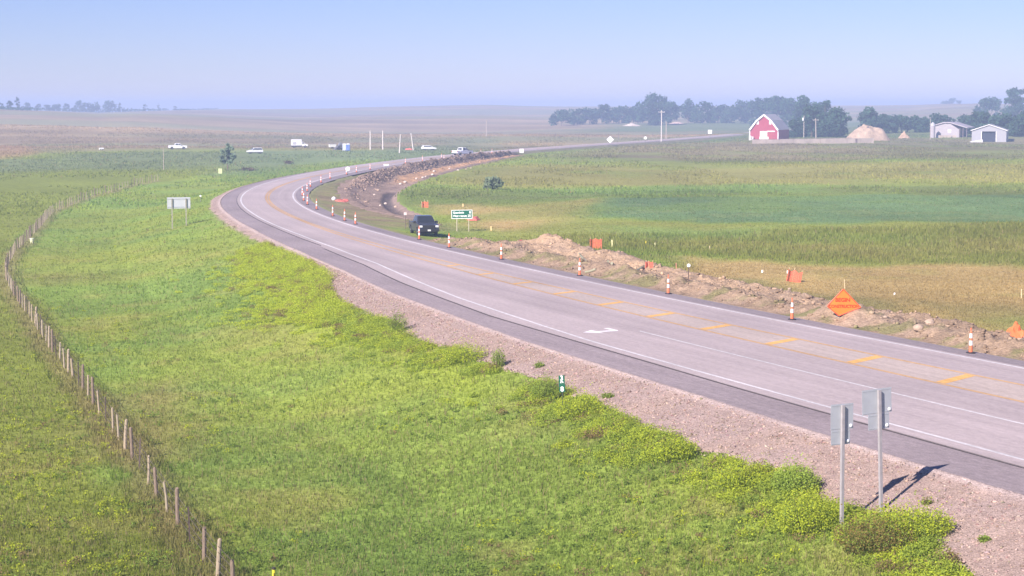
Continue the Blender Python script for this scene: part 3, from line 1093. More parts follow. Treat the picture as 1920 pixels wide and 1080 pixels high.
# tall field grass on the right
g = np.random.default_rng(23)
x, y = sample_fan(130000, 95, 420, 760, 2000, g)
s, d = sd(x, y)
keep = (d > np.where(s < 108, ival(S_D1, s) - 0.3, np.interp(s, [108, 128, 142, 225, 306, 420], [3.2, 3.4, 14.8, 15.0, 13.8, 7]))) & (d > 2.6)
keep |= (d > 3.0) & (s > 106) & (s < 128)
keep &= g.random(len(x)) < 1 - sstep(250, 415, np.hypot(x, y))
x, y, s, d = x[keep], y[keep], s[keep], d[keep]
D = np.hypot(x, y)
c = land_col(x, y, s, d)
mown = np.maximum(inside(ZONES[-6][1], x, y, 3.0), 1 - sstep(0, 6, d - 14) * (s < 108))
hg = (0.16 + 0.25 * fbm(x / 8, y / 8, 163, 3)) * np.interp(D, [95, 420], [1, 1.4]) * (1 - 0.72 * mown)
tag(blades('field_grass', x, y, land(x, y), hg, 0.03 * np.interp(D, [95, 420], [1, 3.0]), c, 2, 0.6, 24), 'tall uncut grass of the field beyond the workings', 'grass', kind='stuff')


# coarser growth on the far fields and pasture, thinning out with distance
g = np.random.default_rng(25)
r = g.uniform(270, 900, 90000)
u = g.uniform(-60, 1980, 90000)
th = np.arctan((u - 960) / FPX)
x, y = np.sin(th) * r, np.cos(th) * r
s, d = sd(x, y)
keep = ((d > np.interp(s, [306, 420, 430], [14.5, 8, 5])) | (-d - ival(S_SH, s) > 4)) & (fbm(x / 12, y / 30, 193, 3) > 0.42)
x, y, s, d = x[keep], y[keep], s[keep], d[keep]
D = np.hypot(x, y)
c = land_col(x, y, s, d) * g.uniform(0.95, 1.5, len(x))[:, None]
hg = 0.16 + 0.28 * g.random(len(x)) ** 2
tag(blades('rough_growth', x, y, land(x, y), hg, 0.10 * np.interp(D, [270, 900], [1, 2.6]), c, 2, 0.7, 26), 'coarse tufts speckling the distant fields and pasture', 'grass', kind='stuff')


def leaf_cloud(P, size, col, g, name, up=1.3):
    """small leaf faces at points P"""
    n = len(P)
    a = g.normal(size=(n, 3))
    nrm = g.normal(size=(n, 3)) * 0.75 + np.array((-.25, -.35, .75)) * up
    a = np.cross(a, nrm)
    a /= np.linalg.norm(a, axis=1)[:, None] + 1e-9
    b = np.cross(nrm, a)
    b /= np.linalg.norm(b, axis=1)[:, None] + 1e-9
    s_ = size[:, None]
    V = np.stack([P - a * s_, P + b * s_ * 0.55, P + a * s_, P - b * s_ * 0.55], 1).reshape(-1, 3)
    return V, np.arange(n * 4).reshape(n, 4), np.repeat(col, 4, 0)


M_leaf = colmat('leaves', rough=0.75, scales=(), bump=0, transl=0.48)
WEED = np.array((0.47, 0.54, 0.045))
WEED_G = np.array((0.27, 0.36, 0.06))


def weed_points(cx, cy, rx, ry, h, n, g):
    """stalks fanning out from the ground, leaves along them"""
    a = g.random(n) * 6.283
    q = np.sqrt(g.random(n))
    bx, by = cx + rx * q * np.cos(a) * 0.8, cy + ry * q * np.sin(a) * 0.8
    t = g.random(n) ** 0.65
    hh = h * (1 - 0.45 * q ** 2) * g.uniform(0.75, 1.1, n)
    x = bx + (bx - cx) * 0.35 * t + g.normal(0, 0.04, n)
    y = by + (by - cy) * 0.35 * t + g.normal(0, 0.04, n)
    tall = g.random(n) < 0.07
    return x, y, t * hh * np.where(tall, 1.55, 1.0)


# weeds crowding the foot of the gravel
def build_weeds():
    g = np.random.default_rng(31)
    V, F, C = [], [], []
    n = 3000
    s = g.uniform(-34, 92, n)
    off = ival(S_GV, s)
    e = off + 0.3 + np.abs(g.normal(0.0, 1.15, n)) * np.interp(s, [-30, 30, 42, 50, 80, 92], [1.0, 1.0, 1.4, 2.1, 1.7, .7]) * np.interp(s, [-30, 50, 92], [1, 1.3, 1.5])
    x, y = road_pt(s, -ival(S_SH, s) - e)
    dens = fbm(x / 4, y / 4, 171, 3)
    keep = ((dens > 0.36) | (s > 44)) & (e > off - 0.2 - 1.3 * (g.random(n) < .12) + 1.5 * (fbm(x / 1.5, y / 1.5, 173, 3) - .5))
    x, y, dens, e2, s2 = x[keep], y[keep], dens[keep], (e - off)[keep], s[keep]
    z = land(x, y)
    P, sz, cc = [], [], []
    for i in range(len(x)):
        r = 0.22 + 0.38 * g.random()
        h = (0.16 + 0.42 * g.random() * (0.4 + dens[i])) * (1.15 - 0.12 * min(4.0, e2[i])) * (1.25 if 44 < s2[i] < 92 else 1.0)
        m = int(120 + 180 * g.random())
        lx, ly, lz = weed_points(x[i], y[i], r, r, h, m, g)
        P.append(np.stack([lx, ly, z[i] + lz], 1))
        sz.append(g.uniform(0.020, 0.048, m))
        k = g.random() * (1 if s2[i] < 42 else .45)
        base = WEED * (1 - k) + WEED_G * k
        if s2[i] > 44: base = base * 1.08
        if g.random() < 0.10: base = np.array((0.27, 0.20, 0.085))
        cc.append(base[None] * g.uniform(0.65, 1.3, m)[:, None])
    v, f, c = leaf_cloud(np.vstack(P), np.concatenate(sz), np.vstack(cc), g, 'w')
    tag(link('roadside_weeds', np_mesh('roadside_weeds', v, f, M_leaf, c)), 'yellow green weeds crowding along the foot of the gravel slope', 'weeds', kind='stuff')


build_weeds()


def build_meadow_weeds():
    g = np.random.default_rng(33)
    x, y = sample_fan(5200, 46, 230, -120, 1500, g)
    s, d = sd(x, y)
    e = -d - ival(S_SH, s)
    q = fbm(x / 5, y / 5, 181, 3)
    keep = (e > ival(S_GV, s) + 1.0) & (q > 0.54)
    P, sz, cc = [], [], []
    for X, Y, Q in zip(x[keep], y[keep], q[keep]):
        m = int(14 + 30 * g.random())
        r = 0.10 + 0.22 * g.random()
        lx, ly, lz = weed_points(X, Y, r, r, 0.12 + 0.25 * g.random(), m, g)
        P.append(np.stack([lx, ly, float(land(X, Y)[0]) + lz], 1))
        sz.append(g.uniform(.025, .06, m))
        t = g.random()
        base = WEED * .85 if t < (.55 if X < -0.20 * Y - 0.5 else .12) else (GRASS * 1.0 if t < .92 else DRY)
        cc.append(base[None] * g.uniform(.7, 1.25, m)[:, None])
    v, f, c = leaf_cloud(np.vstack(P), np.concatenate(sz), np.vstack(cc), g, 'w')
    tag(link('meadow_weeds', np_mesh('meadow_weeds', v, f, M_leaf, c)), 'small broadleaf weeds scattered through the grass', 'weeds', kind='stuff')
    x, y = sample_fan(16000, 46, 260, -120, 1700, g)
    s, d = sd(x, y)
    keep = (-d - ival(S_SH, s) > ival(S_GV, s) + .5) & (fbm(x / 8, y / 8, 187, 3) > .44)
    x, y = x[keep], y[keep]
    c = np.array((.36, .30, .14))[None] * g.uniform(.6, 1.2, len(x))[:, None]
    tag(blades('dead_stalks', x, y, land(x, y), 0.16 + .22 * g.random(len(x)) ** 2, np.full(len(x), .009) * np.interp(np.hypot(x, y), [46, 260], [1, 3]), c, 2, .5, 34), 'thin dry stalks standing in the green grass', 'grass', kind='stuff')


build_meadow_weeds()


def weed_clump(px, py, wpx, hpx, label, col=WEED, n=900, seed=1, name='weed_clump'):
    """one plant or clump with a stalk part and a leaf part"""
    g = np.random.default_rng(seed)
    p = spot(px, py)
    k = pxm(p)
    rx, h = wpx / k / 2, hpx / k * 1.02
    ry = rx * 0.8
    t = thing(name, label, 'plant', tuple(p), 0, 'weeds on the gravel slope')
    n = n * 2
    x, y, z = weed_points(0, 0, rx, ry, h, n, g)
    sz = g.uniform(0.02, 0.048, n)
    cc = np.where(g.random(n)[:, None] < 0.75, col, WEED_G) * g.uniform(0.65, 1.3, n)[:, None]
    v, f, c = leaf_cloud(np.stack([x, y, z], 1), sz, cc, g, 'l')
    # leaves shaped to the slope
    link('foliage', np_mesh('foliage', v, f, M_leaf, c), t)
    m = MB()
    for i in range(16):
        a, q = g.random() * 6.28, math.sqrt(g.random())
        bx, by = rx * q * math.cos(a) * 0.8, ry * q * math.sin(a) * 0.8
        m.tube([(bx * 0.7, by * 0.7, -0.25), (bx, by, h * 0.4), (bx * 1.3, by * 1.3, h * 0.85 * (1 - 0.4 * q * q))], [0.02, 0.014, 0.006], 4)
    m.obj('stems', plain('weed_stem', (0.16, 0.17, 0.05)), t)
    return t


weed_clump(1722, 1010, 130, 62, 'bright green weed clump right of the two sign posts', n=2600, seed=41)
weed_clump(1640, 1035, 150, 70, 'brownish weed clump growing at the foot of the sign posts', np.array((0.26, 0.20, 0.06)), n=2200, seed=42)
weed_clump(1510, 1000, 110, 75, 'yellow green weed clump left of the foot of the sign posts', n=2200, seed=43)
weed_clump(1490, 930, 90, 62, 'green weed clump jutting into the gravel, highest on the slope', WEED_G * 1.25, n=1800, seed=44)
weed_clump(1265, 865, 75, 48, 'yellow weed clump with bare dry patches on its left', n=1400, seed=45)
weed_clump(1395, 915, 110, 50, 'broad yellow weed clump between two others along the gravel edge', n=1700, seed=46)
weed_clump(1085, 785, 95, 50, 'yellow weed clump right of the green mile marker', n=1500, seed=47)
weed_clump(1025, 750, 70, 42, 'dark green weed clump behind and left of the mile marker', WEED_G, n=1200, seed=48)
weed_clump(935, 690, 28, 38, 'upright grey green weed standing alone on the gravel', WEED_G * 1.1, n=500, seed=49)
weed_clump(1011, 691, 20, 14, 'small low weed on bare gravel above the mile marker', WEED_G * 0.9, n=180, seed=50)
weed_clump(1140, 748, 26, 13, 'flat weed on the gravel right of the mile marker', WEED_G * 0.9, n=220, seed=51)
weed_clump(745, 625, 40, 42, 'dark green weed at the tip of the gravel patch', WEED_G * 0.95, n=700, seed=52)
weed_clump(870, 680, 90, 40, 'long yellow weed patch below the gravel, left of the lone weed', n=1300, seed=53)
weed_clump(1738, 948, 22, 14, 'tiny dry weed beside the shadow of the signs', np.array((0.22, 0.19, 0.07)), n=150, seed=54)
weed_clump(1846, 1018, 22, 14, 'tiny weed alone on the gravel near the right edge', WEED_G, n=150, seed=55)
# ------------------------------------------------------------------ right-of-way fence
def build_fence():
    t = thing('wire_fence', 'long weathered post and wire fence curving along the left edge of the meadow', 'fence')
    seg = np.hypot(*np.diff(FENCE, axis=0).T)
    L = np.r_[0, np.cumsum(seg)]
    # round the corners of the surveyed line
    pos = np.arange(0, L[-1], 2.0)
    fx, fy = np.interp(pos, L, FENCE[:, 0]), np.interp(pos, L, FENCE[:, 1])
    ker = np.ones(9) / 9
    fx = np.r_[fx[:4], np.convolve(fx, ker, 'valid'), fx[-4:]]
    fy = np.r_[fy[:4], np.convolve(fy, ker, 'valid'), fy[-4:]]
    wood = [plain('fence_wood', (0.36, 0.29, 0.20), 0.9, 0.3, 6, stretch=(6, 6, 1)), plain('fence_wood_dark', (0.22, 0.165, 0.12), 0.9, 0.3, 6, stretch=(6, 6, 1)),
            plain('fence_wood_pale', (0.36, 0.30, 0.21), 0.9, 0.25, 6, stretch=(6, 6, 1))]
    steel = plain('fence_steel', (0.13, 0.095, 0.08), 0.7, 0.3, 5)
    g = random.Random(4)
    meshes = []
    for i in range(7):
        r, h = g.uniform(0.045, 0.078), g.uniform(1.15, 1.5)
        m = MB().tube([(0, 0, -0.4), (0.01, 0, h * 0.5), (g.uniform(-.03, .03), g.uniform(-.03, .03), h - 0.02), (g.uniform(-.03, .03), g.uniform(-.03, .03), h)], [r * 1.08, r, r * 0.94, r * 0.75], 9)
        meshes.append(m.mesh('post', wood[i % 3]))
    tp = MB().box((-.03, -.006, -.4), (.03, .006, 1.35)).box((-.006, .006, -.4), (.006, .04, 1.35)).mesh('post', steel)
    p = 0.0
    pts = []
    k = 0
    while p < L[-1] - 1:
        x, y = float(np.interp(p, pos, fx)), float(np.interp(p, pos, fy))
        z = float(land(x, y, True)[0])
        me = tp if k % 5 == 3 else meshes[g.randrange(7)]
        o = link('post', me, t)
        o.location = (x, y, z)
        o.rotation_euler = (g.uniform(-.05, .05), g.uniform(-.06, .06), g.uniform(0, 6))
        pts.append((x, y, z))
        p += g.uniform(2.1, 2.9) if p > 30 else g.uniform(2.2, 3.0)
        k += 1
    wm = plain('rusty_wire', (0.20, 0.16, 0.13), 0.7, 0.2, metal=0.3)
    for hz in (0.35, 0.65, 0.92, 1.15):
        q = [(x, y, z + hz + g.uniform(-.02, .02)) for x, y, z in pts]
        MB().tube(q, 0.010, 3).obj('wire', wm, t)


build_fence()

# ------------------------------------------------------------------ channelizer cones on the far shoulder
M_or = plain('cone_orange', (0.74, 0.19, 0.085), 0.5, 0.1, 8)
M_bw = plain('cone_white_sheeting', (0.82, 0.80, 0.78), 0.45, 0.05, 8)
M_rub = plain('black_rubber', (0.035, 0.033, 0.035), 0.8, 0.2, 6)


def cone_r(z):
    return 0.098 - 0.040 * (z - 0.06) / 0.95


def make_cone():
    t = thing('channelizer_cone', '', 'traffic cone', (0, 0, 0), 0, 'channelizer cones along the far edge line')
    m = MB().lathe([(0.225, 0), (0.225, 0.045), (0.19, 0.062)], 8)
    m.obj('rubber_base', M_rub, t)
    prof = [(cone_r(0.06), 0.06)] + [(cone_r(z), z) for z in (0.2, 0.4, 0.7, 0.95)] + [(0.035, 1.0)]
    MB().lathe(prof, 12).obj('cone_body', M_or, t, smooth=False)
    for a, b in ((0.36, 0.56), (0.68, 0.88)):
        MB().lathe([(cone_r(a) + .004, a), (cone_r(b) + .004, b)], 12).obj('white_band', M_bw, t)
    MB().lathe([(0.028, 1.0), (0.022, 1.06), (0.045, 1.075), (0.045, 1.11), (0.03, 1.12)], 10).obj('handle', M_or, t)
    return t


CONES = [((1820, 660), 'orange and white cone nearest the right edge of the photo, beside the dug soil'),
    ((1485, 598), 'orange and white cone left of the orange construction sign'),
    ((1253, 549), 'orange and white cone in front of the white topped round marker post'),
    ((1087, 515), 'orange and white cone in front of the left end of the green pipe'),
    ((940, 485), 'orange and white cone in front and left of the tan spoil pile'),
    ((842, 463), 'orange and white cone just right of the black pickup'),
    ((786, 447.5), 'orange and white cone standing right in front of the black pickup'),
    ((660, 420), 'orange and white cone, right one of three standing left of the black pickup'),
    ((642.6, 413.5), 'orange and white cone, middle one of three standing left of the black pickup'),
    ((624, 404.5), 'orange and white cone, left one of three standing left of the black pickup'),
    ((593.7, 392), 'orange and white cone standing alone below the curve, left of the fallen red cloth'),
    ((576.5, 383), 'orange and white cone at the inside of the curve, lower of a close pair'),
    ((569.5, 376), 'orange and white cone at the inside of the curve, upper of a close pair'),
    ((567, 366), 'pale cone at the tip of the curve, leftmost of the row'),
    ((576, 358), 'orange and white cone just past the tip of the curve'),
    ((582, 350), 'pale orange cone second past the tip of the curve'),
    ((602, 342), 'white banded cone third past the tip of the curve'),
    ((619, 335), 'white banded cone fourth past the tip of the curve'),
    ((643, 327), 'white banded cone just left of the round white marker in the bend'),
    ((662, 323), 'pale cone just right of the round white marker in the bend'),
    ((690, 318), 'pale cone above the dark clods, left of the white board'),
    ((755, 307), 'distant pale cone, first right of the white board by the clods'),
    ((791, 302), 'distant pale cone, second right of the white board by the clods'),
    ((822, 297.5), 'distant pale cone just left of the white pickup on the road'),
    ((860, 293), 'distant pale cone at the nose of the white pickup on the road'),
    ((890.5, 289.5), 'distant pale cone, first right of the white pickup on the road'),
    ((908, 287.5), 'distant pale cone, last of the row, by the end of the clods')]
c0 = make_cone()
for i, (p, lab) in enumerate(CONES):
    q = spot(*p)
    s_, d_ = sd(q.x, q.y)
    dd = float(np.clip(d_[0], 0.9, 1.8)) if float(s_[0]) < 330 else float(np.clip(d_[0], 0.5, 2.0))
    x, y = road_pt(float(s_[0]), dd)
    q = (float(x), float(y), -0.012 - 0.088 * (dd - 0.33) / (SH_FAR - 0.33))
    if i == 0:
        c0.location = q
        c0['label'] = lab
        c0.scale = (1.0, 1.0, 1.12)
        c0.rotation_euler.z = 0.4
    else:
        copy_thing(c0, q, 0.7 * i, lab)

# ------------------------------------------------------------------ signs
M_alu = plain('sign_back_aluminium', (0.42, 0.44, 0.465), 0.55, 0.06, 3, metal=0.1)
M_galv = plain('galvanised_post', (0.37, 0.345, 0.35), 0.65, 0.12, 5, metal=0.1)
M_bolt = plain('zinc_with_glare', (0.85, 0.85, 0.85), 0.3, 0.05)  # zinc bolts, with their glare put into the near-white colour
M_woodp = plain('sign_post_wood', (0.40, 0.36, 0.24), 0.9, 0.2, 5, stretch=(4, 4, 1))


def face(p, extra=0.0):
    """rz that turns a thing's -Y side to look back at the camera side"""
    return -math.atan2(p[0], p[1]) + extra


def text(body, size, loc, mat, parent, name='lettering', rx=math.pi / 2, ext=0.002, align='CENTER', sx=1.0, bold=0.008):
    cu = bpy.data.curves.new(name, 'FONT')
    cu.body = body
    cu.size = size
    cu.extrude = ext
    cu.align_x = align
    cu.align_y = 'CENTER'
    cu.materials.append(mat)
    cu.offset = bold
    tmp = bpy.data.objects.new('tmp', cu)
    COL.objects.link(tmp)
    dg = bpy.context.evaluated_depsgraph_get()
    me = bpy.data.meshes.new_from_object(tmp.evaluated_get(dg))
    bpy.data.objects.remove(tmp)
    o = link(name, me, parent)
    o.location = loc
    o.rotation_euler = (rx, 0, 0)
    o.scale = (sx, 1, 1)
    return o


def back_sign(p, lean, plates, hpost, rz, label):
    """two plates on one post, seen from behind: the back of the plates faces -Y"""
    t = thing('route_sign', label, 'road sign', tuple(p), rz, 'route signs seen from behind')
    t.rotation_euler.y = lean
    MB().box((-.055, -.05, -.5), (.055, .045, hpost)).obj('post', M_galv, t, bevel=0.008)
    for (x0, x1, z0, z1) in plates:
        pl = MB().box((x0, .05, z0), (x1, .056, z1)).obj('plate', M_alu, t)
        MB().box((x0 + .02, .044, z0 + .03), (x1 - .02, .05, z0 + .06)).obj('stiffener', M_alu, pl)
        MB().box((x0 + .02, .044, z1 - .06), (x1 - .02, .05, z1 - .03)).obj('stiffener', M_alu, pl)
        MB().lathe([(.055, 0), (.055, .012), (.035, .03)], 12).xform(Matrix.Translation((x1 - .09, .05, z0 + .10)) @ Matrix.Rotation(math.pi / 2, 4, 'X')).obj('bolt', M_bolt, pl)  # bolt head enlarged to the spread of its painted glare
    return t


pA = spot(1578, 990)
kA = pxm(pA)
hA = (990 - 755) / kA
back_sign(pA, -0.008, [(-25 / kA, 26 / kA, hA - 48.5 / kA, hA), (-24 / kA, 19 / kA, hA - 77 / kA, hA - 48.8 / kA)], hA - 0.03, R(26), 'grey sign back on the left post of a pair by the gravel')
pB = spot(1652, 962)
kB = pxm(pB)
hB = (962 - 726) / kB
back_sign(pB, -0.042, [(-37 / kB, 30 / kB, hB - 47 / kB, hB), (-24 / kB, 24 / kB, hB - 77 / kB, hB - 47.3 / kB)], hB - 0.03, R(26), 'wider grey sign back on the right leaning post of a pair')

# mile marker
pm_ = spot(1056, 772)
km = pxm(pm_)
M_grn = plain('sign_green', (0.010, 0.115, 0.065), 0.4, 0.06)
M_ltr = plain('sign_white_sheeting', (0.85, 0.85, 0.83), 0.4, 0.03)
M_dkpost = plain('dark_green_post', (0.05, 0.065, 0.035), 0.7, 0.15)
t = thing('mile_marker', 'narrow green mile marker with white numerals in the roadside weeds', 'mile marker', tuple(pm_), face(pm_))
t.rotation_euler.y = -0.05
hm = 68 / km
MB().box((-.03, .0, -.4), (.03, .012, hm)).box((-.012, .012, -.4), (.012, .04, hm)).obj('post', M_dkpost, t)
pl = MB().box((-.13, -.006, hm - 31 / km), (.13, 0, hm + 0.02)).obj('panel', M_grn, t, bevel=0.002)
dz = 31 / km / 3
for i, ch in enumerate('398'):
    text(ch, 0.30, (0, -.009, hm - dz * (i + 0.5) + 0.01), M_ltr, pl, 'numeral', sx=1.0, bold=0.008)

# green guide sign
pg = spot(867, 434)
kg = pxm(pg)
t = thing('guide_sign', 'green guide sign with white border behind the black pickup', 'road sign', tuple(pg), face(pg, R(-8)))
W_, H_ = 39.5 / kg, 16.5 / kg
z0 = (434 - 410) / kg
for sx in (-.27, .30):
    MB().box((sx * W_ - .05, .03, -.8), (sx * W_ + .05, .13, z0 + H_ * 0.9)).obj('post', M_woodp, t)
pn = MB().box((-W_ / 2, 0, z0), (W_ / 2, .02, z0 + H_)).obj('panel', M_grn, t)
pn.rotation_euler.y = R(-1.5)
b = 0.055
MB().box((-W_ / 2, -.006, z0), (W_ / 2, -.001, z0 + b)).box((-W_ / 2, -.006, z0 + H_ - b), (W_ / 2, -.001, z0 + H_)).box(
    (-W_ / 2, -.006, z0 + b), (-W_ / 2 + b, -.001, z0 + H_ - b)).box((W_ / 2 - b, -.006, z0 + b), (W_ / 2, -.001, z0 + H_ - b)).obj('border', M_ltr, pn)
for a_, zz, n_ in (('Goodwin', 0.69, '8'), ('Watertown', 0.31, '25')):
    text(a_, 0.31, (-W_ / 2 + .16, -.004, z0 + H_ * zz), M_ltr, pn, align='LEFT', bold=0.010)
    text(n_, 0.33, (W_ / 2 - .16, -.004, z0 + H_ * zz), M_ltr, pn, 'numeral', align='RIGHT', bold=0.010)

# big sign seen from behind at the left of the bend
ps = spot(336, 426)
ks = pxm(ps)
t = thing('guide_sign', 'wide grey back of a sign on two posts in the left meadow', 'road sign', tuple(ps), face(ps, R(4)))
W_, z0, z1 = 43 / ks, (426 - 391) / ks, (426 - 370) / ks
pn = MB().box((-W_ / 2, .05, z0), (W_ / 2, .07, z1)).obj('panel', plain('pale_sign_back', (.50, .52, .53), .5, .05, 2), t)
MB().box((-W_ / 2, .02, z0 + .15), (W_ / 2, .05, z0 + .21)).obj('stiffener', M_alu, pn)
MB().box((-W_ / 2, .02, z1 - .21), (W_ / 2, .05, z1 - .15)).obj('stiffener', M_alu, pn)
for sx, e_ in ((-12.8 / ks, .1), (13.2 / ks, 0)):
    MB().box((sx - .06, -.08, -.6 - e_), (sx + .06, .02, z1 - .12)).obj('post', plain('timber_post', (0.33, 0.31, 0.24), 0.9, 0.2, 5, stretch=(4, 4, 1)), t)

# orange roll-up work sign, tipped into the soil
po = spot(1577, 596)
ko = pxm(po)
M_clo = plain('orange_sign_cloth', (0.96, 0.20, 0.028), 0.5, 0.06, 2)
M_clo_e = plain('orange_sign_hem', (0.80, 0.11, 0.035), 0.5, 0.06, 2)
M_blk = plain('sign_lettering_dark', (0.38, 0.045, 0.010), 0.6, 0.1)
t = thing('work_zone_sign', 'orange diamond cloth sign with dark lettering tipped against the dug soil', 'road sign', (po.x, po.y, po.z), face(po, R(8)))
hh = 31 / ko
cl = Vector((4 / ko, 0, 24 / ko))
corners = [(3, 0, 54), (36, .0, 20), (-4, 0, 4), (-26, 0, 22)]
cs = [Vector((x / ko, y, z / ko)) for x, y, z in corners]
cc = sum(cs, Vector()) / 4
m = MB()
N_ = 10
vs, idx = [], {}
for i in range(N_ + 1):
    for j in range(N_ + 1):
        u, v = i / N_, j / N_
        p = cs[0] * (1 - u) * (1 - v) + cs[1] * u * (1 - v) + cs[2] * u * v + cs[3] * (1 - u) * v
        p = p + Vector((0, 0.010 * math.sin(5 * u) * math.cos(4 * v), 0))
        idx[i, j] = len(vs)
        vs.append(p)
nb = len(vs)
vs += [p + Vector((0, .008, 0)) for p in vs]
fs = []
for i in range(N_):
    for j in range(N_):
        a, b_, c_, d_ = idx[i, j], idx[i + 1, j], idx[i + 1, j + 1], idx[i, j + 1]
        fs += [(a, d_, c_, b_), (a + nb, b_ + nb, c_ + nb, d_ + nb)]
sc_ = MB().add(vs, fs).obj('sign_cloth', M_clo, t)
for i in range(4):
    a, b_ = cs[i], cs[(i + 1) % 4]
    MB().tube([a, (a + b_) / 2 + Vector((0, .02, 0)), b_], 0.035, 6).obj('hem', M_clo_e, sc_)
for body, dx, dz, sz in (('BEGIN', 2.5, 33.5, 0.30), ('CONSTRUCTION', 4.5, 21.5, 0.235)):
    o = text(body, sz, (dx / ko, -.014, dz / ko), M_blk, sc_, sx=1.0 if body == 'BEGIN' else 0.92)
m = MB()
m.tube([cs[0] + Vector((0, .04, 0)), cs[2] + Vector((0, .04, -.25))], 0.018, 6).tube([cs[3] + Vector((0, .04, 0)), cs[1] + Vector((0, .04, 0))], 0.018, 6)
m.obj('brace', M_galv, t)
m = MB().tube([cs[2] + Vector((0, .08, 0)), cs[2] + Vector((-.5, .5, -.3))], 0.02, 6).tube([cs[2] + Vector((0, .08, 0)), cs[2] + Vector((.5, .5, -.3))], 0.02, 6)
m.obj('stand', M_galv, t)

# ------------------------------------------------------------------ small posts, stakes and far signs
M_wsheet = plain('white_reflective', (0.90, 0.90, 0.90), 0.3, 0.03)
M_stk = plain('lath_stake', (0.62, 0.50, 0.30), 0.85, 0.2)
M_ypl = plain('yellow_plastic', (0.78, 0.66, 0.05), 0.4, 0.05)
M_pale = plain('pale_paint', (0.70, 0.72, 0.62), 0.5, 0.05)


def delineator(px, pbase, ptop, rpx, label, shape='round', post=None, name='marker_post', cat='marker post', face_mat=None, grp='white faced roadside markers'):
    p = spot(px, pbase)
    k = pxm(p)
    h, r = (pbase - ptop) / k, rpx / k
    t = thing(name, label, cat, tuple(p), face(p), grp)
    MB().box((-.035, 0, -.4), (.035, .035, h)).obj('post', post or M_dkpost, t)
    fm = face_mat or M_wsheet
    if shape == 'round':
        m = MB().lathe([(r, 0), (r, .02)], 18).xform(Matrix.Translation((0, 0, h - r)) @ Matrix.Rotation(math.pi / 2, 4, 'X'))
    elif shape == 'diamond':
        m = MB().box((-r * .8, -.02, -r * .8), (r * .8, 0, r * .8), Matrix.Rotation(math.pi / 4, 4, 'Y')).xform(Matrix.Translation((0, 0, h - r)))
    else:
        m = MB().box((-r, -.02, h - 2 * r * (shape if isinstance(shape, float) else 1)), (r, 0, h))
    m.obj('sign_face', fm, t)
    return t


delineator(1291, 527, 494.5, 3.2, 'white round topped marker post standing in the dug soil', 'round', plain('rust_post', (0.12, 0.08, 0.06), .8))
delineator(652, 328, 312.5, 4.2, 'round white marker on a post beside the cones in the bend', 'round')
delineator(1144, 273, 257, 6.0, 'white diamond sign beside the far straight road', 'diamond')
delineator(978, 291, 279, 3.8, 'white square sign at the far end of the clods', 'sq')
delineator(1331, 257, 243.5, 3.6, 'white sign by the far road, nearest the barn', 'sq')
delineator(1210, 268, 256, 3.0, 'pale sign by the far road left of the tall pole', 'round', face_mat=M_pale)
delineator(413, 334, 316, 3.4, 'pale upright marker board in the meadow below the lone tree', 1.4, face_mat=plain('pale_lime_paint', (0.66, 0.72, 0.36), .5, .05))
delineator(376, 379, 365.5, 1.8, 'tiny white delineator right of the wide grey sign back', 'round', plain('thin_post', (0.20, 0.22, 0.16), .8))
delineator(760, 430, 398, 2.6, 'dark post with a small pale top left of the black pickup', 'sq', plain('rust_post2', (0.13, 0.10, 0.085), .8), face_mat=plain('pinkish_face', (0.72, 0.58, 0.55), .5, .05))
# white board with small items on the clods
pw = spot(724, 316)
k = pxm(pw)
t = thing('barricade', 'small white board barricade among the clods of the bend', 'barricade', tuple(pw), face(pw, .2))
for sx in (-4 / k, 4 / k):
    MB().tube([(sx, -.2, -.2), (sx, 0, 9 / k), (sx, .2, -.2)], .03, 5).obj('leg', M_galv, t)
MB().box((-5 / k, -.06, 5 / k), (5 / k, -.02, 8.5 / k)).obj('board', M_wsheet, t)


def stake(px, pbase, hpx, wpx, label, mat=M_stk, cat='stake', name='survey_stake'):
    p = spot(px, pbase)
    k = pxm(p)
    t = MB().box((-wpx / k / 2, -.02, -.3), (wpx / k / 2, .02, hpx / k)).box((-wpx / k / 2 - .004, -.026, hpx / k * .8), (wpx / k / 2 + .004, .026, hpx / k + .005)).obj(name, mat)
    t.location = p
    t.rotation_euler = (random.uniform(-.06, .06), random.uniform(-.08, .08), face(p))
    return tag(t, label, cat, 'survey stakes along the workings')


stake(1148, 464, 14, 2.2, 'pale wooden stake right of the square orange netting', plain('pale_lath', (0.72, 0.70, 0.36), .8))
stake(921, 433, 9, 2.6, 'short tan stake in dry grass right of the green sign', plain('tan_lath', (0.74, 0.55, 0.26), .8))
stake(868, 388, 6, 2.4, 'small tan stake above the green sign', plain('tan_lath', (0.74, 0.55, 0.26), .8))
stake(1211, 458, 6, 1.4, 'tiny yellow stake left of a thin one in the tall grass', M_ypl)
stake(1228, 464, 9, 1.4, 'thin pale stake in the tall grass near the dug soil', plain('pale_lath', (0.72, 0.70, 0.36), .8))
stake(1331, 470, 9, 1.2, 'thin stake alone in the field grass left of the white dots', M_stk)
stake(1429, 511, 4.5, 3.0, 'small white topped stub in the mown grass, left of the leaning netting', M_wsheet)
stake(1477, 513, 5.5, 3.0, 'small white stub touching the leaning orange netting', M_wsheet)
stake(1677, 553, 4, 2.6, 'tiny white stub in the grass right of the orange diamond', M_wsheet)
stake(1915, 560, 18, 1.6, 'thin pale stake at the right edge of the photo', M_stk)
stake(1584, 541, 17, 1.3, 'thin stake just above the top of the orange diamond', M_stk)
stake(1268, 505, 12, 1.6, 'reddish stake at the left of the round topped post', plain('red_lath', (0.55, 0.24, 0.17), .8))

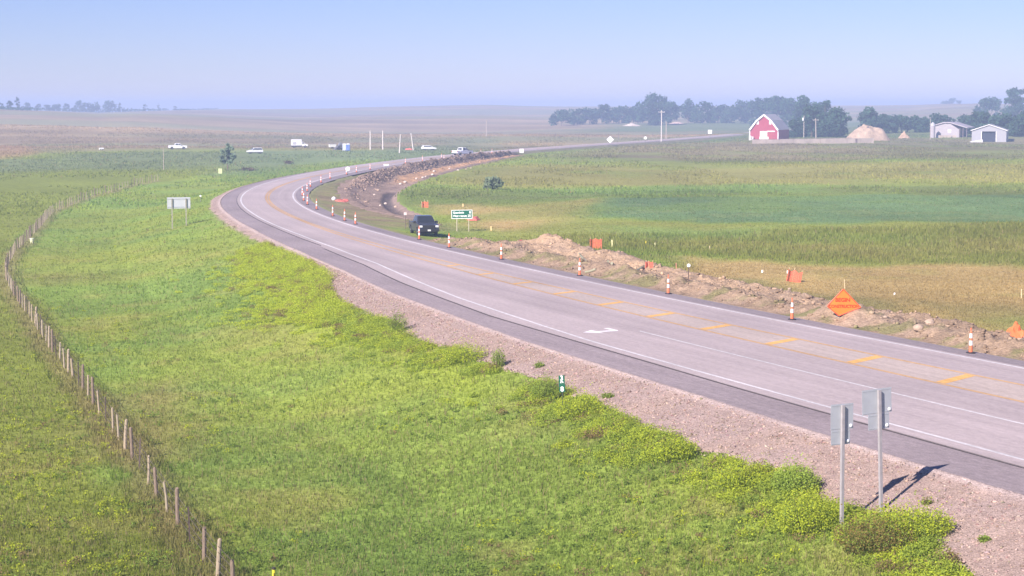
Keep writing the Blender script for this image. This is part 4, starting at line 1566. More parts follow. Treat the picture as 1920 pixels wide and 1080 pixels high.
# yellow marker at the bottom edge, yellow pail by the fence
py = spot(514, 1118)
k = pxm(py)
t = thing('pipeline_marker', 'yellow marker post with dark cap at the bottom edge of the photo', 'marker post', tuple(py), face(py))
hz = (1118 - 1062) / k
MB().lathe([(.055, -.3), (.055, hz - .07)], 12).obj('tube', M_ypl, t)
MB().lathe([(.066, hz - .075), (.066, hz - .02), (.04, hz)], 12).obj('cap', plain('dark_cap', (0.05, 0.045, 0.03), .6), t)
MB().box((-.012, -.062, hz - .62), (.012, -.056, hz - .18)).obj('label_strip', plain('dark_cap', (0.05, 0.045, 0.03), .6), t)
pp = spot(60, 456)
k = pxm(pp)
t = thing('pail', 'pale yellow pail standing against the wire fence', 'pail', tuple(pp), face(pp))
MB().lathe([(.20, 0), (.24, 10 / k * .85)], 14).obj('bucket', plain('cream_plastic', (0.80, 0.80, 0.52), .4, .05), t)
MB().lathe([(.255, 10 / k * .82), (.255, 10 / k * .95)], 14).obj('lid', plain('cream_lid', (0.82, 0.82, 0.60), .4, .05), t)

# ------------------------------------------------------------------ orange netting, cloths and pipes at the workings
M_net = plain('orange_netting', (0.68, 0.145, 0.085), 0.7, 0.15, 5)
M_net2 = plain('red_cloth', (0.62, 0.17, 0.13), 0.8, 0.2, 3)


def net_panel(px, pbase, wpx, hpx, label, lean=0.0, sag=0.12, stakes=3):
    p = spot(px, pbase)
    k = pxm(p)
    W, H = wpx / k, hpx / k
    t = thing('safety_netting', label, 'netting', tuple(p), face(p, .1), 'orange safety nettings at the workings')
    t.rotation_euler.y = lean
    m = MB()
    nx, nz = max(6, int(W / .12)), max(5, int(H / .12))
    f = lambda u: Vector((W * (u - .5), .25 * math.sin(u * 5.0), 0))
    for j in range(nz + 1):
        zz = H * j / nz
        q = []
        for i in range(nx + 1):
            u = i / nx
            q.append(f(u) + Vector((0, 0, max(.02, zz - sag * H * math.sin(math.pi * u * (stakes - 1)) ** 2 * j / nz))))
        for a, b_ in zip(q[:-1], q[1:]):
            w_ = .032
            m.add([a + Vector((0, 0, -w_)), b_ + Vector((0, 0, -w_)), b_ + Vector((0, 0, w_)), a + Vector((0, 0, w_)),
                   a + Vector((0, .01, -w_)), b_ + Vector((0, .01, -w_)), b_ + Vector((0, .01, w_)), a + Vector((0, .01, w_))],
                  [(0, 1, 2, 3), (7, 6, 5, 4), (0, 4, 5, 1), (3, 2, 6, 7)])
    for i in range(nx + 1):
        u = i / nx
        b_ = f(u)
        m.box((b_.x - .028, b_.y - .004, 0), (b_.x + .028, b_.y + .008, H * (1 - sag * math.sin(math.pi * u * (stakes - 1)) ** 2)))
    m.obj('net', M_net, t)
    for i in range(stakes):
        b_ = f(i / (stakes - 1))
        MB().tube([(b_.x, b_.y + .05, -.3), (b_.x + random.uniform(-.1, .1), b_.y + .05, H * random.uniform(1.05, 1.35))], .022, 5).obj('stake', M_stk, t)
    return t


net_panel(797, 391, 11, 13, 'upright orange netting standing alone above the black pickup')
net_panel(1117, 466, 21, 18, 'square orange netting with stakes at the edge of tall grass')
net_panel(1487, 529, 25, 22, 'leaning orange netting in the mown grass above the cones', 0.18, 0.2)
net_panel(1217, 503, 13, 12, 'small bright orange netting in the dug tan soil')


def cloth(px, py_, wpx, hpx, label, rise=0.18, mat=M_net2, rz=0.0, sdp=None):
    """fallen cloth crumpled on the ground"""
    p = spot(px, py_)
    if sdp:
        x_, y_ = road_pt(*sdp)
        p = Vector((float(x_), float(y_), ground(x_, y_)))
    k = pxm(p)
    W = wpx / k
    dep = min(3.5, hpx / k * p[1] / (CAM_H - p[2]) * 0.75)
    n = 14
    vs, fs = [], []
    for i in range(n + 1):
        for j in range(n + 1):
            u, v = i / n - .5, j / n - .5
            q = 1 - abs(v) * 1.1
            x, y = W * u * q + .15 * math.sin(9 * v), dep * v
            r = rise * (0.25 + fbm(np.array([u * 5 + px]), np.array([v * 5.0]), 191, 3)[0]) * (1 - 2 * max(abs(u), abs(v))) ** .5 if max(abs(u), abs(v)) < .5 else 0
            X, Y = p[0] + x * math.cos(rz) - y * math.sin(rz), p[1] + x * math.sin(rz) + y * math.cos(rz)
            vs.append((X - p[0], Y - p[1], 1.6 * r + .02))
    hs = surf(np.array([v[0] + p[0] for v in vs]), np.array([v[1] + p[1] for v in vs]))
    vs = [(v[0], v[1], v[2] + float(h) - p[2] + .04) for v, h in zip(vs, hs)]
    N = len(vs)
    vs += [(a, b_, c - .03) for a, b_, c in vs]
    for i in range(n):
        for j in range(n):
            a = i * (n + 1) + j
            fs += [(a, a + n + 1, a + n + 2, a + 1), (a + N, a + 1 + N, a + n + 2 + N, a + n + 1 + N)]
    o = MB().add(vs, fs).obj('fallen_cloth', mat)
    o.location = p
    return tag(o, label, 'cloth', 'fallen orange cloths at the workings')


cloth(888, 413, 24, 9, 'crumpled reddish cloth on the ground right of the green sign', .35)
cloth(955, 442, 32, 8, 'flat orange cloth lying left of the tan spoil pile', .3, sdp=(95.0, 13.0))
cloth(641, 379, 26, 8, 'long red cloth lying in the bend beside a white ball', .3)
cloth(1905, 627, 20, 11, 'crumpled bright orange cloth on the soil at the right edge', .45, plain('bright_orange_cloth', (0.85, 0.18, 0.06), .6, .1))
cloth(768, 281, 18, 5, 'faint red netting heap at the foot of the far posts', .4)
pb = spot(626, 377)
o = MB().lathe([(.04, 0), (.20, .07), (.29, .22), (.30, .34), (.24, .48), (.12, .57), (.02, .60)], 14).obj('float_ball', M_wsheet, smooth=True)
o.location = pb
tag(o, 'white ball at the left end of the red cloth in the bend', 'ball')


def pipe(a, b_, rad, label):
    p, q = spot(*a), spot(*b_)
    p, q = p + Vector((0, 0, rad * 1.2)), q + Vector((0, 0, rad * 1.2))
    n = 10
    pts = []
    for i in range(n + 1):
        m_ = p.lerp(q, i / n)
        pts.append(Vector((m_.x, m_.y, sum(ground(m_.x + q_, m_.y) for q_ in (-.3, 0, .3)) / 3 + rad * .6)) - p)
    o = MB().tube(pts, rad, 10).obj('drain_pipe', plain('green_grey_pipe', (0.27, 0.26, 0.17), .7, .12, 2))
    o.location = p
    return tag(o, label, 'pipe', 'pipes lying on the dug soil')


pipe((1086, 478), (1140, 491), .11, 'pale green pipe lying along the tan soil, left section')
pipe((1147, 496), (1205, 503.5), .11, 'pale green pipe lying along the tan soil, right section')
pipe((1097, 512), (1117, 507), .10, 'short tan log lying in front of the dug soil')

# rubble along the outer lip of the excavation
M_rock = [plain('pale_rubble', (0.58, 0.48, 0.40), .9, .2, 2, bump=.4, bscale=5), plain('tan_rock', (0.44, 0.33, 0.24), .9, .25, 2, bump=.4, bscale=5)]


def rock(px, py_, spx, label, i, mat=0, grp='pale rubble along the lip of the excavation'):
    g = random.Random(100 + i)
    p = spot(px, py_)
    k = pxm(p)
    bm = bmesh.new()
    bmesh.ops.create_icosphere(bm, subdivisions=2, radius=spx / k / 2)
    for v in bm.verts:
        n_ = float(fbm(np.array([v.co.x * 1.3 + i * 7]), np.array([v.co.y * 1.3 + v.co.z]), 201, 3)[0])
        v.co *= 0.7 + 0.6 * n_
        v.co.z = max(v.co.z * .75, -spx / k * .22)
    me = bpy.data.meshes.new('rubble_rock')
    bm.to_mesh(me)
    bm.free()
    me.materials.append(M_rock[mat])
    o = link('rubble_rock', me)
    o.location = p + Vector((0, 0, spx / k * .15))
    o.rotation_euler = (0, 0, g.uniform(0, 6))
    return tag(o, label, 'rock', grp)


ROCKS = [((702, 366), 5.5, 'pale rock at the left end of the rubble line in the excavation'), ((709, 358), 7, 'grey pink slab of rubble standing up in the excavation'),
    ((723, 383), 7, 'white rock at the lower bend of the rubble line'), ((713, 386), 4.5, 'small pale rock left of the white rock in the excavation'), ((742, 389), 6, 'tan rock near the dark trench wall'),
    ((751, 346), 5.5, 'pinkish rock by the orange lath at the trench end'), ((760, 342.5), 6.5, 'white rock right of the trench end'), ((781, 336), 6, 'pale rock, first along the orange soil'),
    ((793, 334), 6, 'white rock, second along the orange soil'), ((798.5, 331.5), 4, 'small pale rock beside the second white one along the orange soil'), ((811, 328.5), 6.5, 'white rock, middle of the orange soil line'),
    ((814, 322), 5.5, 'pale rock on the upper side of the orange soil'), ((843, 317), 5, 'pale rock high on the orange soil strip'), ((859, 320.5), 6, 'white rock, lone one at the grass edge'),
    ((874, 318.5), 4.5, 'dull rock near the far end of the rubble line'), ((883, 316.5), 4.5, 'last dull rock of the rubble line')]
for i, (p, sz, lab) in enumerate(ROCKS):
    rock(p[0], p[1], sz, lab, i, 0 if 'dull' not in lab and 'tan' not in lab else 1)
rock(1722, 618, 20, 'long tan boulder half buried in the dug soil near the right', 30, 1, 'boulders in the dug soil')
rock(1742, 608, 18, 'tan boulder behind the long one in the dug soil', 31, 1, 'boulders in the dug soil')
rock(1660, 596, 9, 'small tan boulder right of the orange diamond', 32, 1, 'boulders in the dug soil')
rock(1480, 543, 8, 'small tan boulder under the leaning netting', 33, 1, 'boulders in the dug soil')

# ------------------------------------------------------------------ vehicles
M_glass = plain('vehicle_glass', (0.025, 0.03, 0.038), 0.08, 0.0, spec=0.6)
M_tyre = plain('tyre_rubber', (0.028, 0.027, 0.028), 0.85, 0.1)
M_rim = plain('alloy_rim', (0.62, 0.62, 0.63), 0.35, 0.05, metal=0.5)
M_chr = plain('chrome_trim', (0.55, 0.56, 0.58), 0.2, 0.03, metal=0.9)
M_lamp = plain('lamp_lens', (0.80, 0.80, 0.80), 0.15, 0.03, spec=0.6)
M_red = plain('tail_lamp', (0.40, 0.02, 0.02), 0.2, 0.03)
M_dkp = plain('dark_plastic', (0.03, 0.03, 0.032), 0.6, 0.1)
M_bumpw = plain('plate_white', (0.75, 0.76, 0.74), 0.4, 0.03)


def wheel(par, x, y, r=0.40, wd=0.26, rim=M_rim):
    s_ = 1 if y > 0 else -1
    Mx = Matrix.Translation((x, y, r)) @ Matrix.Rotation(-s_ * math.pi / 2, 4, 'X')
    wo = MB().lathe([(r * .62, -wd / 2), (r * .93, -wd / 2), (r, -wd / 2 + .05), (r, wd / 2 - .05), (r * .93, wd / 2), (r * .62, wd / 2)], 20).xform(Mx).obj('wheel', M_tyre, par)
    m = MB().lathe([(r * .6, wd / 2 - .09), (r * .64, wd / 2 + .004), (r * .54, wd / 2 - .015), (r * .20, wd / 2 - .03), (r * .16, wd / 2 + .004)], 20).xform(Mx)
    m.obj('rim', rim, wo)
    return wo


def pickup(label, loc, rz, paint, rim=M_rim, name='pickup_truck', cargo=False, grp=None, flat=False):
    """length along +x (nose at +x), 5.8 x 2.0 x 1.93 m, crew cab"""
    t = thing(name, label, 'pickup truck', loc, rz, grp)
    # sides with wheel openings
    def arch(cx, r=0.50, n=8):
        return [(cx + r * math.cos(a), 0.42 + r * math.sin(a)) for a in np.linspace(math.pi, 0, n)]
    prof = [(-2.9, .55), (-2.85, .48)] + [(-2.25, .46)] + arch(-1.75)[0:] + [(-1.2, .42), (1.3, .42)] + arch(1.85) + [(2.4, .42), (2.8, .45), (2.88, .55), (2.90, 1.0), (2.78, 1.14), (1.45, 1.22), (-2.88, 1.22)]
    prof = [(x, max(z, .42)) for x, z in prof]
    MB().prism(prof, -.99, -.86).prism(prof, .86, .99).obj('body_side', paint, t, bevel=0.02)
    b = MB()
    b.hexa([(1.40, -.90, .60), (2.84, -.90, .60), (2.84, .90, .60), (1.40, .90, .60)], [(1.40, -.93, 1.22), (2.76, -.90, 1.12), (2.76, .90, 1.12), (1.40, .93, 1.22)])
    b.box((-2.86, -.87, .50), (1.42, .87, .62))
    b.box((-.95, -.87, .60), (1.42, .87, 1.20))
    b.box((-2.88, -.87, .62), (-2.80, .87, 1.20))
    b.obj('body', paint, t, bevel=0.015)
    MB().hexa([(1.50, -.55, 1.205), (2.72, -.55, 1.11), (2.72, .55, 1.11), (1.50, .55, 1.205)], [(1.50, -.48, 1.245), (2.70, -.48, 1.15), (2.70, .48, 1.15), (1.50, .48, 1.245)]).obj('hood_bulge', paint, t, bevel=0.01)
    # cab
    MB().hexa([(-.98, -.95, 1.20), (1.48, -.95, 1.20), (1.48, .95, 1.20), (-.98, .95, 1.20)], [(-.80, -.74, 1.90), (.58, -.74, 1.90), (.58, .74, 1.90), (-.80, .74, 1.90)]).obj('cab', paint, t, bevel=0.03)
    # windscreen and windows, just proud of the cab
    def pt(u, v, x0, x1, s_):  # on the sloping side
        x = x0 + (x1 - x0) * u
        y = .95 + (.74 - .95) * v
        return Vector((x, s_ * (y + .006), 1.20 + .70 * v))
    wsb, wst = Vector((1.48, 0, 1.20)), Vector((.58, 0, 1.90))
    def ws(y, v):
        q = wsb.lerp(wst, v)
        return Vector((q.x + .012, y * (.95 + (.74 - .95) * v), q.z + .010))
    MB().hexa([ws(-.88, .10), ws(.88, .10), ws(.88, .90), ws(-.88, .90)], [v + Vector((.004, 0, .004)) for v in (ws(-.88, .10), ws(.88, .10), ws(.88, .90), ws(-.88, .90))]).obj('windscreen', M_glass, t)
    rb, rt = Vector((-.98, 0, 1.20)), Vector((-.80, 0, 1.90))
    def rw(y, v):
        q = rb.lerp(rt, v)
        return Vector((q.x - .010, y * (.95 - .21 * v), q.z))
    MB().hexa([rw(-.8, .2), rw(.8, .2), rw(.8, .85), rw(-.8, .85)], [v + Vector((-.004, 0, 0)) for v in (rw(-.8, .2), rw(.8, .2), rw(.8, .85), rw(-.8, .85))]).obj('rear_window', M_glass, t)
    for s_ in (-1, 1):
        for (xa, xb, xc, xd) in ((.36, 1.22, .52, .36), (-.72, .24, .24, -.64)):
            q = [pt(0, .14, xa, 0, s_), pt(0, .14, xb, 0, s_), pt(0, .86, xc + .02, 0, s_), pt(0, .86, xd, 0, s_)]
            MB().hexa(q, [v + Vector((0, s_ * .005, .001)) for v in q]).obj('side_window', M_glass, t)
        MB().box((.95, s_ * .99 - .02, 1.20), (1.15, s_ * 1.22 + .0 * s_, 1.42) if s_ > 0 else (1.15, -.99 + .02, 1.42)).obj('mirror', M_dkp, t) if s_ > 0 else MB().box((.95, -1.22, 1.20), (1.15, -.97, 1.42)).obj('mirror', M_dkp, t)
        MB().box((-.02, s_ * .992 - .006, 1.02), (.18, s_ * .992 + .006, 1.06)).obj('door_handle', M_dkp, t)
        MB().box((2.76, s_ * .80 - .15, .88), (2.91, s_ * .80 + .15, 1.06)).obj('headlight', M_lamp, t, bevel=.01)
        MB().box((-2.905, s_ * .90 - .09, .80), (-2.86, s_ * .90 + .09, 1.12)).obj('tail_lamp', M_red, t)
    gr = MB().box((2.84, -.62, .72), (2.905, .62, 1.08)).obj('grille', M_dkp, t)
    for z in (.80, .90, 1.0):
        MB().box((2.904, -.60, z - .012), (2.914, .60, z + .012)).obj('grille_bar', M_dkp if paint.name == 'black_paint' else M_chr, gr)
    bp = MB().box((2.80, -.98, .46), (3.0, .98, .70)).obj('front_bumper', M_dkp if paint.name == 'black_paint' else M_chr, t, bevel=.03)
    MB().box((3.0, -.155, .52), (3.012, .155, .67)).obj('licence_plate', M_bumpw, bp)
    MB().box((-3.0, -.95, .46), (-2.88, .95, .66)).obj('rear_bumper', M_chr, t, bevel=.02)
    MB().box((-2.8, -.86, .30), (2.5, .86, .50)).obj('chassis', M_dkp, t)
    for x in (-1.75, 1.85):
        for y in (-.86, .86):
            wheel(t, x, y, .41, .27, rim)
    return t


M_black = plain('black_paint', (0.046, 0.052, 0.072), 0.22, 0.05, spec=0.6)
M_wpaint = plain('white_vehicle_paint', (0.84, 0.84, 0.85), 0.35, 0.03, spec=0.5)
pk = spot(797, 443)
hd = road_heading(float(sd(pk.x, pk.y)[0][0]))
# nose towards the camera, parallel to the road
bt = pickup('black pickup parked facing the camera on the verge', tuple(pk + Vector((-.25, 2.4, 0.02))), -math.pi / 2 - hd + R(-4), M_black)
# white trestle-like sheet on its bumper corner
pq = spot(842, 291)
hd = road_heading(float(sd(pq.x, pq.y)[0][0]))
x, y = road_pt(float(sd(pq.x, pq.y)[0][0]), -1.9)
pickup('white pickup truck driving on the far stretch of the road', (float(x), float(y), 0.01), math.pi / 2 - hd - R(28), M_wpaint, grp='white work vehicles')


def box_truck(label, loc, rz):
    """service truck: tall box body behind a low cab, nose at +x"""
    t = thing('service_truck', label, 'truck', loc, rz, 'white work vehicles')
    MB().box((-2.6, -1.05, .75), (.75, 1.05, 2.75)).obj('box_body', M_wpaint, t, bevel=.04)
    MB().prism([(.80, .55), (2.75, .55), (2.80, 1.15), (1.85, 1.30), (1.35, 1.95), (.80, 1.95)], -.95, .95).obj('cab', M_wpaint, t, bevel=.03)
    MB().prism([(.95, 1.32), (1.72, 1.32), (1.32, 1.85), (.95, 1.85)], -.962, -.953).prism([(.95, 1.32), (1.72, 1.32), (1.32, 1.85), (.95, 1.85)], .953, .962).obj('side_window', M_glass, t)
    MB().box((-2.2, -1.062, 1.0), (-1.0, -1.052, 1.9)).obj('side_door', plain('grey_panel', (.45, .45, .47), .5), t)
    MB().box((-2.6, -.85, .42), (2.6, .85, .72)).obj('chassis', M_dkp, t)
    for x in (-1.7, 1.95):
        for y in (-.82, .82):
            wheel(t, x, y, .42, .26)
    return t


p = spot(561, 277)
box_truck('white service truck with tall box body standing in the far grass', tuple(p), face(p, R(6)))


def small_car(label, loc, rz, paint=M_wpaint, tall=1.65):
    t = thing('parked_car', label, 'car', loc, rz, 'white work vehicles')
    MB().prism([(-2.2, .42), (2.2, .42), (2.28, .75), (1.25, 1.0), (-2.2, 1.02)], -.88, .88).obj('body', paint, t, bevel=.05)
    MB().hexa([(-2.1, -.85, 1.0), (1.25, -.85, 1.0), (1.25, .85, 1.0), (-2.1, .85, 1.0)], [(-1.85, -.68, tall), (.35, -.68, tall), (.35, .68, tall), (-1.85, .68, tall)]).obj('cabin', paint, t, bevel=.04)
    for s_ in (-1, 1):
        q = [Vector((-1.95, s_ * .835, 1.08)), Vector((1.0, s_ * .835, 1.08)), Vector((.35, s_ * .715, tall - .12)), Vector((-1.75, s_ * .715, tall - .12))]
        MB().hexa(q, [v + Vector((0, s_ * .008, .003)) for v in q]).obj('side_window', M_glass, t)
    q = [Vector((1.20, -.75, 1.06)), Vector((1.20, .75, 1.06)), Vector((.45, .64, tall - .08)), Vector((.45, -.64, tall - .08))]
    MB().hexa(q, [v + Vector((.012, 0, .012)) for v in q]).obj('windscreen', M_glass, t)
    MB().box((-2.0, -.75, .28), (2.0, .75, .44)).obj('underbody', M_dkp, t)
    for x in (-1.4, 1.4):
        for y in (-.76, .76):
            wheel(t, x, y, .33, .22)
    return t


p = spot(333, 280)
pickup('white pickup truck parked far left by the brown hills', tuple(p), face(p, R(4)), M_wpaint, grp='white work vehicles')
p = spot(478, 288)
small_car('small white car parked between the lone tree and the service truck', tuple(p), face(p, R(195)))
p = spot(804, 282)
small_car('white car parked beyond the road, left of the white pickup', tuple(p), face(p, R(15)), tall=1.5)
p = spot(190, 281)
k = pxm(p)
t = thing('stock_tank', 'tiny white tank lying at the far left pasture edge', 'tank', tuple(p), face(p, .3))
MB().tube([(-4 / k, 0, 2 / k), (4.5 / k, 0, 2 / k)], 1.9 / k, 12).obj('vessel', M_wpaint, t)
MB().box((-3 / k, -.3, -.2), (-2 / k, .3, .3)).box((2 / k, -.3, -.2), (3 / k, .3, .3)).obj('cradle', M_dkp, t)

# machine and site cabins left of the four posts
p = spot(624, 279)
k = pxm(p)
t = thing('site_trailer', 'small cream trailer at the left of the blue cabin', 'trailer', tuple(p), face(p, R(12)), 'site units in the far grass')
MB().box((-1.2, -.8, .5), (1.0, .8, 1.6)).obj('trailer_body', plain('cream_trailer', (.66, .66, .60), .5, .06), t, bevel=.05)
MB().box((-1.35, -.9, 1.55), (1.15, .9, 1.68)).obj('trailer_roof', plain('trailer_roof', (.30, .25, .25), .6, .06), t)
MB().tube([(1.0, 0, .55), (1.9, 0, .45)], .05, 6).obj('drawbar', M_dkp, t)
for y in (-.75, .75):
    wheel(t, -.1, y, .33, .2)
p = spot(638, 281)
t = thing('skid_loader', 'dark grey loader between the cream trailer and the blue cabin', 'loader', tuple(p), face(p, R(200)), 'site units in the far grass')
M_mach = plain('machine_grey', (.13, .125, .14), .5, .15)
MB().prism([(-1.3, .5), (1.0, .5), (1.0, 1.1), (.5, 1.2), (-1.3, 1.35)], -.55, .55).obj('body', M_mach, t, bevel=.04)
MB().hexa([(-.7, -.5, 1.3), (.6, -.5, 1.2), (.6, .5, 1.2), (-.7, .5, 1.3)], [(-.6, -.42, 2.3), (.35, -.42, 2.3), (.35, .42, 2.3), (-.6, .42, 2.3)]).obj('cab', plain('machine_cab', (.22, .22, .24), .4, .1), t, bevel=.03)
MB().tube([(-1.2, -.68, 1.5), (.6, -.68, 1.5), (1.5, -.68, .6)], .09, 6).tube([(-1.2, .68, 1.5), (.6, .68, 1.5), (1.5, .68, .6)], .09, 6).obj('lift_arm', M_mach, t)
MB().prism([(1.45, .1), (2.2, .1), (2.1, .25), (1.6, .3), (1.6, .85), (1.45, .85)], -.85, .85).obj('bucket', M_mach, t)
for x in (-.75, .55):
    for y in (-.66, .66):
        wheel(t, x, y, .42, .26, M_dkp)
for px_, lab, c in ((646, 'blue and white portable toilet, left of a pair right of the loader', (.62, .66, .80)), (653, 'deep blue portable toilet, right of a pair right of the loader', (.16, .24, .56))):
    p = spot(px_, 283)
    t = thing('portable_toilet', lab, 'portable toilet', tuple(p), face(p, R(-8)), 'portable toilets in the far grass')
    mt = plain('toilet_' + str(px_), c, .5, .06)
    MB().box((-.52, -.52, .12), (.52, .52, 1.95)).obj('cabin', mt, t, bevel=.03)
    MB().box((-.38, -.535, .2), (.38, -.522, 1.85)).obj('door', plain('toilet_door' + str(px_), tuple(q * .8 for q in c), .5, .06), t)
    MB().prism([(-.56, 1.95), (.56, 1.95), (.40, 2.2), (-.40, 2.2)], -.56, .56).obj('roof', M_wpaint, t)
    MB().box((-.55, -.55, 0), (.55, .55, .12)).obj('skid', M_dkp, t)

# ------------------------------------------------------------------ poles
M_pole = plain('pole_wood', (0.44, 0.37, 0.31), .9, .2, 3, stretch=(5, 5, .6))
M_polep = plain('pole_pale', (0.66, 0.60, 0.54), .9, .12, 3, stretch=(5, 5, .6))


def pole(px, pbase, ptop, label, lean=0.0, rad=.14, arm=False, can=False, mat=M_pole, name='utility_pole', cat='pole', grp='utility poles'):
    p = spot(px, pbase)
    k = pxm(p)
    h = (pbase - ptop) / k
    t = thing(name, label, cat, tuple(p), face(p, .15), grp)
    t.rotation_euler.y = lean
    MB().tube([(0, 0, -.8), (0, 0, h * .5), (0, 0, h)], [rad * 1.15, rad, rad * .8], 9).obj('pole_shaft', mat, t)
    if arm:
        MB().box((-1.1, -rad - .1, h - .75), (1.1, -rad, h - .60)).obj('crossarm', mat, t)
        for x in (-1.0, -.5, .5, 1.0):
            MB().lathe([(.03, h - .60), (.06, h - .52), (.03, h - .42)], 8, (x, -rad - .05, 0)).obj('insulator', M_lamp, t)
    if can:
        MB().lathe([(.30, h - 2.0), (.33, h - 1.9), (.33, h - .95), (.26, h - .85)], 12, (-.38, -.2, 0)).obj('transformer', M_wpaint, t)
    return t


pole(694.5, 281, 245, 'pale bare post, leftmost of four standing beyond the bend', 0, .2, mat=M_polep, name='tall_post', cat='post', grp='four bare posts beyond the bend')
pole(718, 280.5, 245, 'pale bare post, second from left of four beyond the bend', 0, .2, mat=M_polep, name='tall_post', cat='post', grp='four bare posts beyond the bend')
pole(749, 287, 252, 'slightly tilted bare post, third from left of four beyond the bend', .06, .17, mat=M_polep, name='tall_post', cat='post', grp='four bare posts beyond the bend')
pole(775, 282, 249, 'leftward leaning bare post, rightmost of four beyond the bend', -.13, .17, mat=M_polep, name='tall_post', cat='post', grp='four bare posts beyond the bend')
pole(1240, 267, 208, 'tall pale utility pole in front of the wood, left of the barn', 0, .17, True, mat=M_polep)
pole(1249, 262, 228, 'shorter utility pole beside the tall one in front of the wood', 0, .15)
pole(912, 256, 225, 'faint lone utility pole on the brown pasture', 0, .18)
pole(1160, 262, 243, 'faint dark pole right of the white diamond sign', 0, .09, mat=plain('pole_dark', (.20, .18, .17), .9, .2))
pole(1507, 259, 217, 'utility pole with white transformer right of the barn', 0, .16, False, True)
pole(1530, 265, 222, 'utility pole with crossarm in front of the long low wall', -.03, .18, True)
pole(307, 318, 276, 'thin faint pole in the left pasture', 0, .07)
pole(1744, 262, 222, 'thin pole at the left of the pale shed', 0, .12)

# ------------------------------------------------------------------ farm buildings
M_barn = plain('barn_red', (0.36, 0.062, 0.090), .85, .16, 1.5, stretch=(3, 3, .3))
M_trim = plain('white_trim', (0.80, 0.78, 0.76), .6, .05)
M_roofg = plain('weathered_grey_roof', (0.40, 0.37, 0.38), .7, .12, .8)
M_wallc = plain('pale_concrete', (0.46, 0.38, 0.32), .9, .15, .5)
M_wood_dk = plain('weathered_boards', (0.20, 0.15, 0.15), .9, .2, 1.5)

pbn = spot(1439.5, 265.5) + Vector((1.5, 22, 0))
k = pxm(pbn)
t = thing('red_barn', 'red gambrel barn with white trim and grey roof', 'barn', tuple(pbn), face(pbn, R(-15)))
f = 1 / k
hb = f * 48.5
gb = [(-28 * f, -.6), (28 * f, -.6), (28 * f, 19.5 * f), (14.5 * f, 37 * f), (0, hb), (-14.5 * f, 37 * f), (-28 * f, 19.5 * f)]
Lb = 16.0
wall = MB().prism(gb, 0, Lb).obj('wall', M_barn, t)
seq = gb[2:]
m = MB()
for (x0, z0_), (x1, z1_) in zip(seq[:-1], seq[1:]):
    nx_, nz_ = -(z1_ - z0_), (x1 - x0)
    ln = math.hypot(nx_, nz_)
    nx_, nz_ = -nx_ / ln * .16, -nz_ / ln * .16
    m.hexa([(x0, -.45, z0_ + .01), (x1, -.45, z1_ + .01), (x1, Lb + .4, z1_ + .01), (x0, Lb + .4, z0_ + .01)][::-1],
           [(x0 + nx_, -.45, z0_ + nz_), (x1 + nx_, -.45, z1_ + nz_), (x1 + nx_, Lb + .4, z1_ + nz_), (x0 + nx_, Lb + .4, z0_ + nz_)][::-1])
m.obj('roof', M_roofg, t)
for (x0, z0_), (x1, z1_) in zip(seq[:-1], seq[1:]):
    dx, dz_ = x1 - x0, z1_ - z0_
    ln = math.hypot(dx, dz_)
    nx_, nz_ = dz_ / ln, -dx / ln
    a = [(x0 - nx_ * .40, z0_ - nz_ * .40), (x1 - nx_ * .40, z1_ - nz_ * .40), (x1 + nx_ * .19, z1_ + nz_ * .19), (x0 + nx_ * .19, z0_ + nz_ * .19)]
    MB().prism(a[::-1], -.52, -.455).obj('rake_trim', M_trim, t)
for s_ in (-1, 1):
    MB().box((s_ * 27.2 * f - .17, -.06, -.5), (s_ * 27.2 * f + .17, -.005, 19 * f)).obj('corner_trim', M_trim, t)
    wd_ = MB().box((s_ * 12 * f - .42, -.07, 30 * f), (s_ * 12 * f + .42, -.005, 37.0 * f)).obj('window', M_trim, t)
    MB().box((s_ * 12 * f - .22, -.09, 31.5 * f), (s_ * 12 * f + .22, -.072, 35.5 * f)).obj('pane', plain('barn_pane', (.55, .56, .58), .3, .1), wd_)
MB().box((-7.5 * f, -.10, 1.0 * f), (6.5 * f, -.006, 17.5 * f)).obj('door', M_trim, t)
MB().box((-8.5 * f, -.19, .2 * f), (9.5 * f, -.11, 7 * f)).obj('gate_board', plain('cream_board', (.74, .68, .60), .7, .06), t)
MB().box((6.6 * f, -.14, 16.3 * f), (21 * f, -.02, 18.2 * f)).obj('door_track', M_trim, t)
MB().box((7 * f, -.09, .5 * f), (20 * f, -.01, 16 * f)).obj('side_door', plain('barn_red_dark', (.36, .07, .085), .85, .14, 1.5), t)
MB().box((-27 * f, -1.2, -.3), (-22.5 * f, -.55, 8.5 * f)).box((-21 * f, -1.0, -.3), (-19 * f, -.6, 7.5 * f)).obj('feed_bin', M_trim, t)

pw1 = spot(1411, 269.5)
pw2 = pw1 + Vector((43.5, 13.0, 0))
dv = pw2 - pw1
t = thing('bunker_wall', 'long low pale concrete wall in front of the red barn', 'wall', tuple(pw1), math.atan2(dv.y, dv.x))
kw = pxm(pw1)
Lw = math.hypot(dv.x, dv.y)
nw = 9
hw = 7.5 / kw
for i in range(nw):
    g = random.Random(i)
    a, b_ = Lw * i / nw, Lw * (i + 1) / nw
    MB().box((a + .03, 0, -.8), (b_ - .03, .3, hw * g.uniform(.96, 1.02) + .05 * i)).obj('wall_panel', M_wallc, t, bevel=.03)
MB().hexa([(0, .02, hw * 1.02), (Lw * .82, .02, hw * 1.02 + .36), (Lw * .82, .25, hw * 1.02 + .36), (0, .25, hw * 1.02)], [(0, .02, hw * 1.02 + .12), (Lw * .82, .02, hw * 1.02 + .48), (Lw * .82, .25, hw * 1.02 + .48), (0, .25, hw * 1.02 + .12)]).obj('top_rail', M_wood_dk, t)
